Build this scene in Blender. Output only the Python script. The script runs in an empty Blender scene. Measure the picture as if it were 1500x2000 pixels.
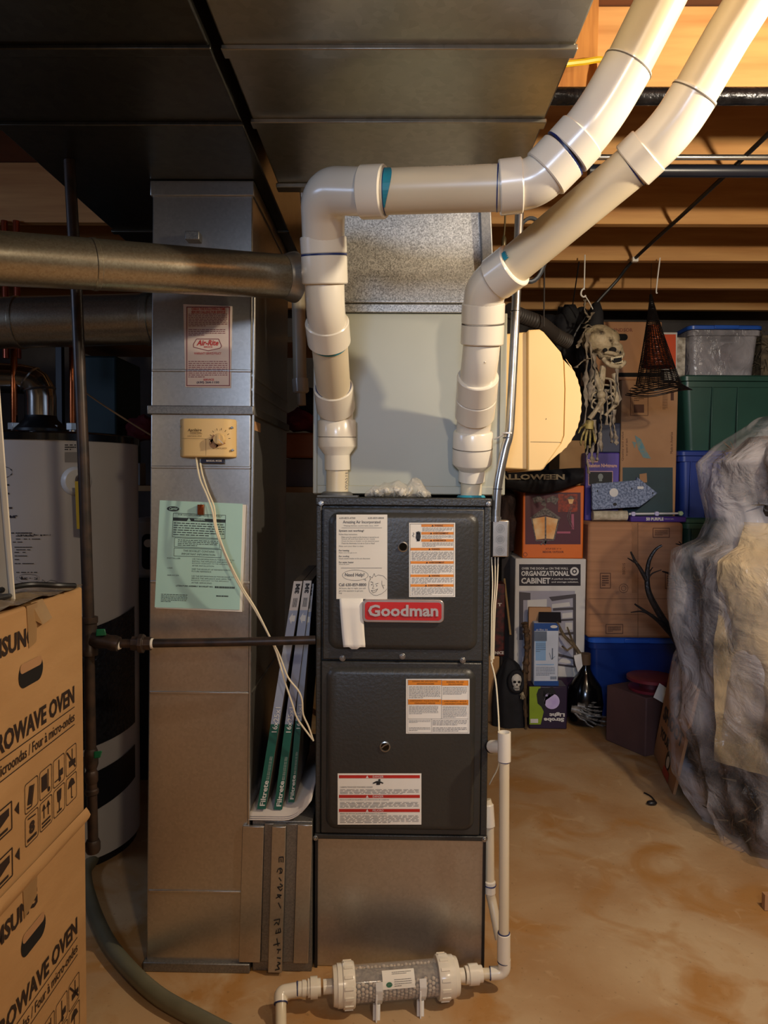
import bpy, bmesh, math, random
from mathutils import Vector, Matrix, Euler
random.seed(7)
S = bpy.context.scene
COL = S.collection
V = Vector
# ---------------------------------------------------------------- camera
CAMH = 1.312; FPX = 1444.0
cam_d = bpy.data.cameras.new('camera'); cam = bpy.data.objects.new('camera', cam_d); COL.objects.link(cam)
cam_d.sensor_fit = 'VERTICAL'; cam_d.sensor_height = 36.0; cam_d.lens = FPX/2000*36.0
cam_d.clip_start = 0.02
CR = Matrix.Rotation(0.0152, 4, 'Z') @ Matrix.Rotation(math.pi/2-0.0415, 4, 'X') @ Matrix.Rotation(0.008, 4, 'Z')
cam.matrix_world = Matrix.Translation((0, 0, CAMH)) @ CR
S.camera = cam
# ---------------------------------------------------------------- world, lamps, exposure
S.view_settings.view_transform = 'Standard'; S.view_settings.look = 'None'
S.view_settings.gamma = 1.0; S.view_settings.use_curve_mapping = False
S.view_settings.exposure = 0.80
w = bpy.data.worlds.new('world'); S.world = w; w.use_nodes = True
w.node_tree.nodes['Background'].inputs[0].default_value = (0.9, 0.85, 0.8, 1)
w.node_tree.nodes['Background'].inputs[1].default_value = 0.03
def lamp(name, kind, loc, energy, col, size=0.05, target=None, spread=None):
    d = bpy.data.lights.new(name, kind); d.energy = energy; d.color = col
    o = bpy.data.objects.new(name, d); COL.objects.link(o); o.location = loc
    if kind == 'AREA':
        d.shape = 'RECTANGLE'; d.size = size[0]; d.size_y = size[1]
        if target is not None:
            o.rotation_euler = (V(target)-V(loc)).to_track_quat('-Z', 'Y').to_euler()
        if spread: d.spread = spread
    else:
        d.shadow_soft_size = size
    return o
# bare bulb under the joists to the right, two added fills behind the camera, a basement window on the left
lamp('bulb_light', 'POINT', (1.22, 1.22, 2.09), 47, (1.0, 0.85, 0.64), 0.03)
lamp('rear_fill_light', 'POINT', (0.62, -0.6, 2.2), 27, (1.0, 0.82, 0.60), 0.06)  # unseen warm fill, added to brighten the front faces and floor
lamp('rear_daylight_fill', 'AREA', (-0.3, -2.2, 2.0), 3.5, (0.55, 0.70, 1.0), (0.8, 0.4), (1.6, 3.6, 0.9), math.radians(50))  # cool fill added behind the camera, narrowed onto the far boxes
lamp('side_window_daylight', 'AREA', (-2.6, 1.2, 2.0), 6, (0.5, 0.66, 1.0), (0.7, 0.35), (-0.9, 2.6, 1.0))
# ---------------------------------------------------------------- materials
def lin(h):
    if isinstance(h, str):
        h = h.lstrip('#'); c = [int(h[i:i+2], 16)/255 for i in (0, 2, 4)]
    else: c = h
    return [((x+0.055)/1.055)**2.4 if x > 0.04045 else x/12.92 for x in c]+[1]
MATS = {}
def mat(name, col, rough=0.5, metal=0.0, col2=None, scale=6.0, detail=4.0, bump=0.0, bscale=60.0, stretch=(1, 1, 1),
        coat=0.0, lo=0.35, hi=0.65, alpha=1.0, trans=0.0, rvar=0.0, emit=None, estr=0, sheen=0, aniso=0, col3=None, scale3=30):
    if name in MATS: return MATS[name]
    m = bpy.data.materials.new(name); m.use_nodes = True; nt = m.node_tree; N = nt.nodes; L = nt.links
    p = N['Principled BSDF']
    p.inputs['Roughness'].default_value = rough; p.inputs['Metallic'].default_value = metal
    c1 = lin(col); c2 = lin(col2) if col2 else [min(1, x*0.82) for x in c1[:3]]+[1]
    tc = N.new('ShaderNodeTexCoord'); mp = N.new('ShaderNodeMapping'); mp.inputs['Scale'].default_value = stretch
    L.new(tc.outputs['Object'], mp.inputs['Vector'])
    nz = N.new('ShaderNodeTexNoise'); nz.inputs['Scale'].default_value = scale; nz.inputs['Detail'].default_value = detail
    L.new(mp.outputs[0], nz.inputs['Vector'])
    cr = N.new('ShaderNodeValToRGB'); cr.color_ramp.elements[0].position = lo; cr.color_ramp.elements[1].position = hi
    cr.color_ramp.elements[0].color = c2; cr.color_ramp.elements[1].color = c1
    L.new(nz.outputs['Fac'], cr.inputs['Fac'])
    out = cr.outputs['Color']
    if col3:
        n3 = N.new('ShaderNodeTexNoise'); n3.inputs['Scale'].default_value = scale3; n3.inputs['Detail'].default_value = 6
        L.new(mp.outputs[0], n3.inputs['Vector'])
        r3 = N.new('ShaderNodeValToRGB'); r3.color_ramp.elements[0].position = 0.55; r3.color_ramp.elements[1].position = 0.7
        mx = N.new('ShaderNodeMixRGB'); mx.inputs[2].default_value = lin(col3)
        L.new(n3.outputs['Fac'], r3.inputs['Fac']); L.new(r3.outputs[0], mx.inputs[0]); L.new(out, mx.inputs[1]); out = mx.outputs[0]
    L.new(out, p.inputs['Base Color'])
    if bump:
        nb = N.new('ShaderNodeTexNoise'); nb.inputs['Scale'].default_value = bscale; nb.inputs['Detail'].default_value = 3
        L.new(mp.outputs[0], nb.inputs['Vector'])
        b = N.new('ShaderNodeBump'); b.inputs['Strength'].default_value = bump; b.inputs['Distance'].default_value = 0.01
        L.new(nb.outputs['Fac'], b.inputs['Height']); L.new(b.outputs[0], p.inputs['Normal'])
    if rvar:
        mr = N.new('ShaderNodeMapRange'); mr.inputs['To Min'].default_value = max(0.02, rough-rvar); mr.inputs['To Max'].default_value = rough+rvar
        L.new(nz.outputs['Fac'], mr.inputs['Value']); L.new(mr.outputs[0], p.inputs['Roughness'])
    if coat: p.inputs['Coat Weight'].default_value = coat; p.inputs['Coat Roughness'].default_value = 0.12
    if alpha < 1: p.inputs['Alpha'].default_value = alpha
    if trans: p.inputs['Transmission Weight'].default_value = trans
    if sheen: p.inputs['Sheen Weight'].default_value = sheen
    if emit: p.inputs['Emission Color'].default_value = lin(emit); p.inputs['Emission Strength'].default_value = estr
    MATS[name] = m
    return m
def galv(name, c1, c2, rough, metal=0.8, scale=120, bump=0.0):
    """galvanised steel: crystalline spangle from a voronoi cell colour"""
    if name in MATS: return MATS[name]
    m = bpy.data.materials.new(name); m.use_nodes = True; nt = m.node_tree; N = nt.nodes; L = nt.links
    p = N['Principled BSDF']; p.inputs['Metallic'].default_value = metal
    tc = N.new('ShaderNodeTexCoord')
    vo = N.new('ShaderNodeTexVoronoi'); vo.inputs['Scale'].default_value = scale
    L.new(tc.outputs['Object'], vo.inputs['Vector'])
    bw = N.new('ShaderNodeRGBToBW'); L.new(vo.outputs['Color'], bw.inputs[0])
    nz = N.new('ShaderNodeTexNoise'); nz.inputs['Scale'].default_value = 3.0; nz.inputs['Detail'].default_value = 5
    L.new(tc.outputs['Object'], nz.inputs['Vector'])
    ad = N.new('ShaderNodeMath'); ad.operation = 'ADD'; L.new(bw.outputs[0], ad.inputs[0]); L.new(nz.outputs['Fac'], ad.inputs[1])
    mr = N.new('ShaderNodeMapRange'); mr.inputs['From Min'].default_value = 0.5; mr.inputs['From Max'].default_value = 1.5
    L.new(ad.outputs[0], mr.inputs['Value'])
    mx = N.new('ShaderNodeMixRGB'); mx.inputs[1].default_value = lin(c1); mx.inputs[2].default_value = lin(c2)
    L.new(mr.outputs[0], mx.inputs[0]); L.new(mx.outputs[0], p.inputs['Base Color'])
    rr = N.new('ShaderNodeMapRange'); rr.inputs['To Min'].default_value = rough-0.06; rr.inputs['To Max'].default_value = rough+0.08
    L.new(nz.outputs['Fac'], rr.inputs['Value']); L.new(rr.outputs[0], p.inputs['Roughness'])
    b = N.new('ShaderNodeBump'); b.inputs['Strength'].default_value = bump or 0.04; b.inputs['Distance'].default_value = 0.02
    L.new(nz.outputs['Fac'], b.inputs['Height']); L.new(b.outputs[0], p.inputs['Normal'])
    MATS[name] = m; return m
def plastic_film(name, tint='#e8e4de', dens=0.45, rough=0.12):
    """crumpled clear polythene: part transparent, part milky, glossy"""
    m = bpy.data.materials.new(name); m.use_nodes = True; nt = m.node_tree; N = nt.nodes; L = nt.links
    p = N['Principled BSDF']; out = N['Material Output']
    p.inputs['Base Color'].default_value = lin(tint); p.inputs['Roughness'].default_value = rough
    p.inputs['Specular IOR Level'].default_value = 0.8
    tr = N.new('ShaderNodeBsdfTransparent'); mx = N.new('ShaderNodeMixShader')
    tc = N.new('ShaderNodeTexCoord'); nz = N.new('ShaderNodeTexNoise'); nz.inputs['Scale'].default_value = 2.6; nz.inputs['Detail'].default_value = 3
    nz.inputs['Distortion'].default_value = 0.8
    mr = N.new('ShaderNodeMapRange'); mr.inputs['From Min'].default_value = 0.35; mr.inputs['From Max'].default_value = 0.68
    mr.inputs['To Min'].default_value = max(0.02, dens-0.3); mr.inputs['To Max'].default_value = min(1, dens+0.38)
    L.new(tc.outputs['Object'], nz.inputs['Vector']); L.new(nz.outputs['Fac'], mr.inputs['Value'])
    nb = N.new('ShaderNodeTexNoise'); nb.inputs['Scale'].default_value = 7; nb.inputs['Detail'].default_value = 6; nb.inputs['Distortion'].default_value = 2.2
    L.new(tc.outputs['Object'], nb.inputs['Vector'])
    b = N.new('ShaderNodeBump'); b.inputs['Strength'].default_value = 0.6; b.inputs['Distance'].default_value = 0.03
    L.new(nb.outputs['Fac'], b.inputs['Height']); L.new(b.outputs[0], p.inputs['Normal'])
    L.new(mr.outputs[0], mx.inputs[0]); L.new(tr.outputs[0], mx.inputs[1]); L.new(p.outputs[0], mx.inputs[2]); L.new(mx.outputs[0], out.inputs[0])
    MATS[name] = m; return m
# ---------------------------------------------------------------- where a pixel of the photograph lies in the room
R3 = CR.to_3x3()
def ray(px, py): return R3 @ V(((px-750)/FPX, -(py-1000)/FPX, -1.0))
CO = V((0, 0, CAMH))
def at(px, py, Y):
    d = ray(px, py); return CO + d*(Y/d.y)
def atX(px, py, X):
    d = ray(px, py); return CO + d*(X/d.x)
def atZ(px, py, Z):
    d = ray(px, py); return CO + d*((Z-CAMH)/d.z)
def ext(x0, y0, x1, y1, Y):
    mx, my = (x0+x1)/2, (y0+y1)/2
    return at(x0, my, Y).x, at(x1, my, Y).x, at(mx, y1, Y).z, at(mx, y0, Y).z
def YP(Y): return lambda a, b: at(a, b, Y)
def aff(o, u, v): 
    o, u, v = V(o), V(u), V(v)
    return lambda a, b: o+u*a+v*b
# ---------------------------------------------------------------- mesh builder
_tc = {}
def text_mesh(s, bold):
    k = (s, bold)
    if k in _tc: return _tc[k]
    cu = bpy.data.curves.new('glyphs', 'FONT'); cu.body = s; cu.size = 1.0; cu.resolution_u = 2; cu.offset = bold
    ob = bpy.data.objects.new('glyphs', cu); COL.objects.link(ob)
    dg = bpy.context.evaluated_depsgraph_get(); me = bpy.data.meshes.new_from_object(ob.evaluated_get(dg))
    vs = [v.co.copy() for v in me.vertices]; fs = [tuple(p.vertices) for p in me.polygons]
    bpy.data.objects.remove(ob); bpy.data.curves.remove(cu); bpy.data.meshes.remove(me)
    xs = [v.x for v in vs]; ys = [v.y for v in vs]
    x0, x1, y0, y1 = min(xs), max(xs), min(ys), max(ys)
    vs = [((v.x-x0)/(x1-x0), (v.y-y0)/(y1-y0)) for v in vs]
    _tc[k] = (vs, fs); return _tc[k]
class B:
    def __init__(s): s.bm = bmesh.new()
    def face(s, pts):
        try: return s.bm.faces.new([s.bm.verts.new(p) for p in pts])
        except ValueError: return None
    def hexa(s, p):
        v = [s.bm.verts.new(q) for q in p]
        for f in ((0, 3, 2, 1), (4, 5, 6, 7), (0, 1, 5, 4), (1, 2, 6, 5), (2, 3, 7, 6), (3, 0, 4, 7)): s.bm.faces.new([v[i] for i in f])
        return s
    def box(s, x0, x1, y0, y1, z0, z1, M=None):
        p = [V(q) for q in ((x0, y0, z0), (x1, y0, z0), (x1, y1, z0), (x0, y1, z0), (x0, y0, z1), (x1, y0, z1), (x1, y1, z1), (x0, y1, z1))]
        if M: p = [M @ q for q in p]
        return s.hexa(p)
    def ring_mesh(s, rings, cap0=True, cap1=True, closed=False):
        vr = [[s.bm.verts.new(p) for p in r] for r in rings]; n = len(vr[0]); m = len(vr)
        for i in range(m if closed else m-1):
            a, b = vr[i], vr[(i+1) % m]
            for j in range(n):
                s.bm.faces.new((a[j], a[(j+1) % n], b[(j+1) % n], b[j]))
        if not closed:
            if cap0 and n > 2: s.bm.faces.new(list(reversed(vr[0])))
            if cap1 and n > 2: s.bm.faces.new(vr[-1])
        return s
    def tube(s, pts, r, n=14, cap=True, prof=None, closed=False):
        pts = [V(p) for p in pts]; m = len(pts)
        rs = r if isinstance(r, (list, tuple)) else [r]*m
        T = []
        for i in range(m):
            if closed: d = pts[(i+1) % m]-pts[i-1]
            else: d = pts[min(i+1, m-1)]-pts[max(i-1, 0)]
            if d.length < 1e-9: d = V((0, 0, 1))
            T.append(d.normalized())
        ref = V((0, 0, 1)) if abs(T[0].z) < 0.9 else V((0, 1, 0))
        u = T[0].cross(ref).normalized(); rings = []
        for i in range(m):
            u = (u-T[i]*u.dot(T[i]));
            u = u.normalized() if u.length > 1e-6 else T[i].orthogonal().normalized()
            v = T[i].cross(u)
            rings.append([pts[i]+(u*math.cos(2*math.pi*k/n)+v*math.sin(2*math.pi*k/n))*rs[i] for k in range(n)])
        return s.ring_mesh(rings, cap, cap, closed)
    def cyl(s, p0, p1, r0, r1=None, n=20, cap=True):
        return s.tube([p0, p1], [r0, r0 if r1 is None else r1], n, cap)
    def steps(s, p0, p1, prof, n=28):
        """lathe along an axis: prof = [(t 0..1, radius)]"""
        p0, p1 = V(p0), V(p1); d = p1-p0; T = d.normalized(); u = T.orthogonal().normalized(); v = T.cross(u)
        return s.ring_mesh([[p0+d*t+(u*math.cos(2*math.pi*k/n)+v*math.sin(2*math.pi*k/n))*r for k in range(n)] for t, r in prof])
    def ball(s, c, r, sub=2, M=None):
        t = bmesh.ops.create_icosphere(s.bm, subdivisions=sub, radius=1.0)
        sc = V(r) if not isinstance(r, (int, float)) else V((r, r, r))
        for v in t['verts']:
            q = V((v.co.x*sc.x, v.co.y*sc.y, v.co.z*sc.z))
            if M: q = M @ q
            v.co = q+V(c)
        return s
    def prism(s, poly, d):
        poly = [V(p) for p in poly]; d = V(d); n = len(poly)
        a = [s.bm.verts.new(p) for p in poly]; b = [s.bm.verts.new(p+d) for p in poly]
        s.bm.faces.new(a); s.bm.faces.new(list(reversed(b)))
        for i in range(n): s.bm.faces.new((a[i], b[i], b[(i+1) % n], a[(i+1) % n]))
        return s
    def rect(s, mp, x0, y0, x1, y1): s.face([mp(x0, y1), mp(x1, y1), mp(x1, y0), mp(x0, y0)]); return s
    def poly(s, mp, pts): s.face([mp(*p) for p in pts]); return s
    def line(s, mp, pts, w):
        for (a, b), (c, d) in zip(pts, pts[1:]):
            dx, dy = c-a, d-b; l = math.hypot(dx, dy) or 1; nx, ny = -dy/l*w/2, dx/l*w/2
            s.face([mp(a+nx, b+ny), mp(c+nx, d+ny), mp(c-nx, d-ny), mp(a-nx, b-ny)])
        return s
    def frame(s, mp, x0, y0, x1, y1, w):
        s.rect(mp, x0, y0, x1, y0+w); s.rect(mp, x0, y1-w, x1, y1); s.rect(mp, x0, y0+w, x0+w, y1-w); s.rect(mp, x1-w, y0+w, x1, y1-w); return s
    def ell(s, mp, cx, cy, rx, ry, w=None, n=28):
        P = [(math.cos(2*math.pi*k/n), math.sin(2*math.pi*k/n)) for k in range(n)]
        if w is None: s.face([mp(cx+a*rx, cy+b*ry) for a, b in P])
        else:
            for k in range(n):
                (a, b), (c, d) = P[k], P[(k+1) % n]
                s.face([mp(cx+a*rx, cy+b*ry), mp(cx+c*rx, cy+d*ry), mp(cx+c*(rx-w), cy+d*(ry-w)), mp(cx+a*(rx-w), cy+b*(ry-w))])
        return s
    def text(s, mp, st, x0, y0, x1, y1, rot=0, bold=0.0, skew=0.0):
        vs, fs = text_mesh(st, bold); out = []
        for a, b in vs:
            b = 1-b                      # a right, b down
            if rot == 1: a, b = b, 1-a    # reads bottom to top
            elif rot == 2: a, b = 1-a, 1-b
            elif rot == 3: a, b = 1-b, a
            x = x0+a*(x1-x0)+skew*(1-b)*(y1-y0); y = y0+b*(y1-y0)
            out.append(s.bm.verts.new(mp(x, y)))
        for f in fs:
            try: s.bm.faces.new([out[i] for i in f])
            except ValueError: pass
        return s
    def greek(s, mp, x0, y0, x1, y1, rows, seed=0, fill=0.42, gap=None):
        rr = random.Random(seed); h = (y1-y0)/rows; u = (x1-x0)
        for r in range(rows):
            x = x0; y = y0+h*r+h*(1-fill)/2; end = x0+u*(1.0 if r < rows-1 else rr.uniform(0.35, 0.8))
            while x < end-0.02*u:
                wd = min(rr.uniform(0.03, 0.11)*u, end-x)
                s.rect(mp, x, y, x+wd, y+h*fill); x += wd+0.018*u
        return s
ORG = {}
def _finish(bm, name, mt, origin, smooth, bevel, seg, merge=False):
    if merge: bmesh.ops.remove_doubles(bm, verts=bm.verts, dist=1e-5)
    bmesh.ops.recalc_face_normals(bm, faces=bm.faces) if not merge == 'flat' else None
    me = bpy.data.meshes.new(name)
    for v in bm.verts: v.co -= origin
    bm.to_mesh(me); bm.free(); me.materials.append(mt)
    if smooth:
        me.shade_smooth(); me.set_sharp_from_angle(angle=math.radians(38 if smooth is True else smooth))
    return me
def part(name, b, mt, parent=None, smooth=False, bevel=0, seg=2, label=None, origin=None, kind=None):
    og = ORG[parent] if parent is not None else (V(origin) if origin is not None else None)
    if og is None:
        cs = [v.co for v in b.bm.verts]
        og = V(((min(c.x for c in cs)+max(c.x for c in cs))/2, (min(c.y for c in cs)+max(c.y for c in cs))/2, min(c.z for c in cs)))
    me = _finish(b.bm, name, mt, og, smooth, bevel, seg)
    o = bpy.data.objects.new(name, me); COL.objects.link(o)
    if parent is not None: o.parent = parent
    else: o.location = og
    ORG[o] = og
    if bevel:
        md = o.modifiers.new('bevel', 'BEVEL'); md.width = bevel; md.segments = seg; md.limit_method = 'ANGLE'; md.angle_limit = math.radians(40)
        if not smooth: me.shade_smooth(); me.set_sharp_from_angle(angle=math.radians(38))
    if label: o['label'] = label
    if kind: o['kind'] = kind
    return o
def thing(name, label, cat, loc, group=None):
    o = bpy.data.objects.new(name, None); COL.objects.link(o); o.location = loc; o.empty_display_size = 0.05
    o['label'] = label; o['category'] = cat
    if group: o['group'] = group
    ORG[o] = V(loc); return o
def tag(o, label, cat, group=None, kind=None):
    o['label'] = label; o['category'] = cat
    if group: o['group'] = group
    if kind: o['kind'] = kind
    return o
def struct(name, b, mt, **k): return part(name, b, mt, kind='structure', **k)
def copy_tree(o, parent=None):
    c = o.copy(); COL.objects.link(c)
    if parent is not None: c.parent = parent
    ORG[c] = ORG[o]
    for ch in list(o.children): copy_tree(ch, c)
    return c
def fillet(pts, rad, n=8):
    pts = [V(p) for p in pts]; out = [pts[0]]
    for i in range(1, len(pts)-1):
        a, p, c = pts[i-1], pts[i], pts[i+1]; r = rad[i-1] if isinstance(rad, (list, tuple)) else rad
        da = (a-p); dc = (c-p); r = min(r, da.length*0.49, dc.length*0.49); q0 = p+da.normalized()*r; q1 = p+dc.normalized()*r
        for k in range(n+1):
            t = k/n; out.append(q0*(1-t)**2+p*2*t*(1-t)+q1*t*t)
    out.append(pts[-1]); return out
def spline(pts, n=6):
    pts = [V(p) for p in pts]; out = []
    for i in range(len(pts)-1):
        p0 = pts[max(i-1, 0)]; p1 = pts[i]; p2 = pts[i+1]; p3 = pts[min(i+2, len(pts)-1)]
        for k in range(n):
            t = k/n
            out.append(0.5*((2*p1)+(p2-p0)*t+(2*p0-5*p1+4*p2-p3)*t*t+(3*p1-p0-3*p2+p3)*t**3))
    out.append(pts[-1]); return out
def rrect(x0, y0, x1, y1, r, n=6):
    P = []
    for cx, cy, a0 in ((x1-r, y0+r, -90), (x1-r, y1-r, 0), (x0+r, y1-r, 90), (x0+r, y0+r, 180)):
        for k in range(n+1):
            a = math.radians(a0+90*k/n); P.append((cx+r*math.cos(a), cy+r*math.sin(a)))
    return P
# material palette
GALV = galv('galvanised_duct_steel', '#b4b0a8', '#c0bcb4', 0.30, 0.9, 150)
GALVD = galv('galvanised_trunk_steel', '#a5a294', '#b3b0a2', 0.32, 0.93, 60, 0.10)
GALVS = galv('spangled_plenum_steel', '#77756f', '#d5d2ca', 0.42, 0.55, 330)
GALVR = galv('worn_round_duct_steel', '#9c927e', '#b3ab98', 0.28, 0.88, 260)
CLEAT = galv('drive_cleat_steel', '#757370', '#8f8c86', 0.42, 0.75, 300)
PVC = mat('white_pvc_fitting', '#ece4d2', 0.24, 0, '#e4dac5', 3, coat=0.2)
PVCP = mat('cream_pvc_pipe', '#e0d2b4', 0.33, 0, '#d8c8a8', 3)
BLUEP = mat('blue_pipe_primer', '#1b2f6e', 0.4, 0, '#16204a', 30)
TEALP = mat('teal_pipe_primer', '#1f93a8', 0.4, 0, '#2e7f92', 40)
FURN = mat('charcoal_cabinet_paint', '#31302c', 0.42, 0, '#2b2a27', 5, bump=0.18, bscale=160)
FURN2 = mat('charcoal_door_paint', '#34332f', 0.40, 0, '#2f2e2b', 5, bump=0.10, bscale=120)
COIL = mat('sage_grey_cabinet_paint', '#a9a998', 0.38, 0, '#a0a08f', 2.5)
PAPER = mat('white_label_paper', '#efe9dc', 0.6, 0, '#e8e0d0', 6)
INK = mat('black_printing_ink', '#1c1a1a', 0.6)
INKG = mat('grey_printing_ink', '#77726c', 0.6)
RED = mat('red_printing_ink', '#c32a20', 0.45)
ORANGE = mat('orange_printing_ink', '#e88a1e', 0.5)
GALVL = galv('shade_darkened_trunk_steel', '#55534b', '#625f56', 0.32, 0.95, 60, 0.10)  # return trunk's shade put into a darker steel colour
CARD = mat('kraft_cardboard', '#bf9462', 0.72, 0, '#b48958', 4, bump=0.05, bscale=40, stretch=(1, 1, 3))
CARD2 = mat('pale_kraft_cardboard', '#b78a60', 0.75, 0, '#a97c54', 4, bump=0.05, bscale=60)
CARD3 = mat('corrugated_box_cardboard', '#b48058', 0.75, 0, '#a6744e', 5, bump=0.08, bscale=20, stretch=(0.2, 1, 8))
TAPE = mat('brown_packing_tape', '#a8855a', 0.3, 0, '#9a774e', 10)
BROWNINK = mat('dark_brown_box_print', '#2e1c12', 0.7)
BLACKIRON = mat('black_iron_pipe', '#2b2421', 0.42, 0.3, '#43332a', 30)
STEEL = mat('bright_zinc_steel', '#b4b2ae', 0.28, 0.9, '#9d9b97', 20)
COPPER = mat('copper_tube', '#b8663a', 0.25, 0.95, '#8c4a2c', 12)
TAN = mat('tan_humidifier_plastic', '#e3c184', 0.5, 0, '#ddb97a', 3)
WHITEPL = mat('white_plastic', '#e6e2da', 0.35)
BLACKPL = mat('black_plastic', '#17171a', 0.4)
TANKW = mat('white_enamel_tank', '#c9c2ba', 0.25, 0, '#c2bab2', 2, coat=0.3)
WOOD = mat('pine_joist_wood', '#cf9c5e', 0.62, 0, '#b47e46', 3.0, stretch=(0.6, 8, 8), detail=6)
WOOD2 = mat('upright_pine_wood', '#c08340', 0.6, 0, '#9a602a', 5, stretch=(9, 9, 0.8), detail=6)
PLY = mat('subfloor_board', '#6b4025', 0.8, 0, '#54321e', 4)
# ================================================================ the room
FLOOR = bpy.data.materials.new('stained_concrete_floor'); FLOOR.use_nodes = True
def _floor():
    nt = FLOOR.node_tree; N = nt.nodes; L = nt.links; p = N['Principled BSDF']
    tc = N.new('ShaderNodeTexCoord')
    def noise(sc, det=6, dist=0.0, st=(1, 1, 1)):
        mp = N.new('ShaderNodeMapping'); mp.inputs['Scale'].default_value = st; L.new(tc.outputs['Object'], mp.inputs['Vector'])
        n = N.new('ShaderNodeTexNoise'); n.inputs['Scale'].default_value = sc; n.inputs['Detail'].default_value = det; n.inputs['Distortion'].default_value = dist
        L.new(mp.outputs[0], n.inputs['Vector']); return n.outputs['Fac']
    def ramp(f, a, b, c1, c2):
        r = N.new('ShaderNodeValToRGB'); r.color_ramp.elements[0].position = a; r.color_ramp.elements[1].position = b
        r.color_ramp.elements[0].color = lin(c1); r.color_ramp.elements[1].color = lin(c2); L.new(f, r.inputs['Fac']); return r.outputs['Color']
    def mix(fac, a, b, mode='MIX'):
        m = N.new('ShaderNodeMixRGB'); m.blend_type = mode
        for i, x in ((0, fac), (1, a), (2, b)):
            if hasattr(x, 'links'): L.new(x, m.inputs[i])
            elif i == 0: m.inputs[0].default_value = x
            else: m.inputs[i].default_value = lin(x)
        return m.outputs[0]
    base = ramp(noise(1.6, 7, 0.6), 0.35, 0.66, '#a67e52', '#c2a680')
    st = ramp(noise(3.2, 8, 1.2), 0.48, 0.64, '#000000', '#ffffff')
    c = mix(st, base, '#aa7b43'); 
    pale = ramp(noise(11, 8, 1.5), 0.60, 0.70, '#000000', '#8a8a8a'); c = mix(pale, c, '#d0b48c')
    spk = ramp(noise(70, 3), 0.66, 0.72, '#000000', '#9a9a9a'); c = mix(spk, c, '#5b3f22')
    L.new(c, p.inputs['Base Color']); p.inputs['Roughness'].default_value = 0.62
    b = N.new('ShaderNodeBump'); b.inputs['Strength'].default_value = 0.25; b.inputs['Distance'].default_value = 0.004
    L.new(noise(45, 6), b.inputs['Height']); L.new(b.outputs[0], p.inputs['Normal'])
_floor()
WALLM = mat('dark_foundation_concrete', '#5a5450', 0.9, 0, '#47423e', 3, bump=0.3, bscale=30)
XL, XR, YN, YF, ZC = -2.7, 3.0, -2.8, 4.9, 2.588
struct('floor', B().box(XL, XR, YN, YF, -0.1, 0), FLOOR, origin=(0, 0, 0))
struct('wall_back', B().box(XL, XR, YF, YF+0.15, 0, ZC), WALLM)
struct('wall_left', B().box(XL-0.15, XL, YN, YF, 0, ZC), WALLM)
struct('wall_right', B().box(XR, XR+0.15, YN, YF, 0, ZC), WALLM)
struct('wall_front', B().box(XL, XR, YN-0.15, YN, 0, ZC), mat('pale_foundation_wall', '#b3ab9a', 0.9))
struct('ceiling', B().box(XL, XR, YN, YF, ZC, ZC+0.03), PLY)
ZJ = 2.348
ys = [2.04+0.488*i for i in range(6)]
for i, y in enumerate(ys):
    o = struct('trim_%d' % (i+1), B().box(0.36 if y < 2.8 else XL+0.01, XR-0.01, y, y+0.038, ZJ, ZC-0.002), WOOD, bevel=0.002)
for k, y in enumerate((1.55, 1.06, 0.57, 0.08, -0.41)):
    struct('trim_%d' % (7+k), B().box(0.75 if k < 4 else XL+.01, XR-0.01, y, y+0.038, ZJ, ZC-0.002), WOOD, bevel=0.002) if k > 0 else None
for k, y in enumerate((3.0-0.96, 2.04-0.488)):
    struct('trim_%d' % (20+k), B().box(XL+0.01, -0.98, y, y+0.038, ZJ, ZC-0.002), WOOD, bevel=0.002)
# upright blocking board seen beside the duct
a = at(1172, 100, 1.98)
struct('trim_30', B().box(0.40, a.x, 2.0, 2.036, ZJ+0.005, ZC-0.004), WOOD2, bevel=0.002)
# ================================================================ ceiling ducts
def seam(b, x0, x1, y, z, h=0.006, w=0.02): b.box(x0, x1, y-w/2, y+w/2, z-h, z+0.001)
HS = 0.775
t = thing('supply_trunk_duct', 'wide shiny galvanised trunk duct under the ceiling above the black furnace', 'duct', (0, 1.1, CAMH+HS))
part('duct_body', B().box(-0.315, 0.313, -0.5, 1.985, CAMH+HS, ZJ-.045), GALVD, t, bevel=0.004)
for y in (atZ(700, 238, CAMH+HS).y, 1.36, 0.75, 0.1):
    b = B(); seam(b, -0.318, 0.316, y, CAMH+HS, 0.009, 0.03); part('cross_seam', b, GALVD, t, bevel=0.002)
part('cross_seam', B().box(-0.318, 0.316, 1.955, 1.99, CAMH+HS-0.012, CAMH+HS), GALVD, t, bevel=0.002)
t = thing('return_trunk_duct', 'shade-darkened galvanised trunk duct on the left, separated by a black gap from its neighbour', 'duct', (-0.6, 1.1, CAMH+HS-0.01))
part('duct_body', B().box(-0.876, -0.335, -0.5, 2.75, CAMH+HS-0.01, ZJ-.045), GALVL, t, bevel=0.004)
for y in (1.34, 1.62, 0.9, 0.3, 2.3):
    b = B(); seam(b, -0.879, -0.332, y, CAMH+HS-0.01, 0.008, 0.025); part('cross_seam', b, GALVL, t, bevel=0.002)
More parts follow.
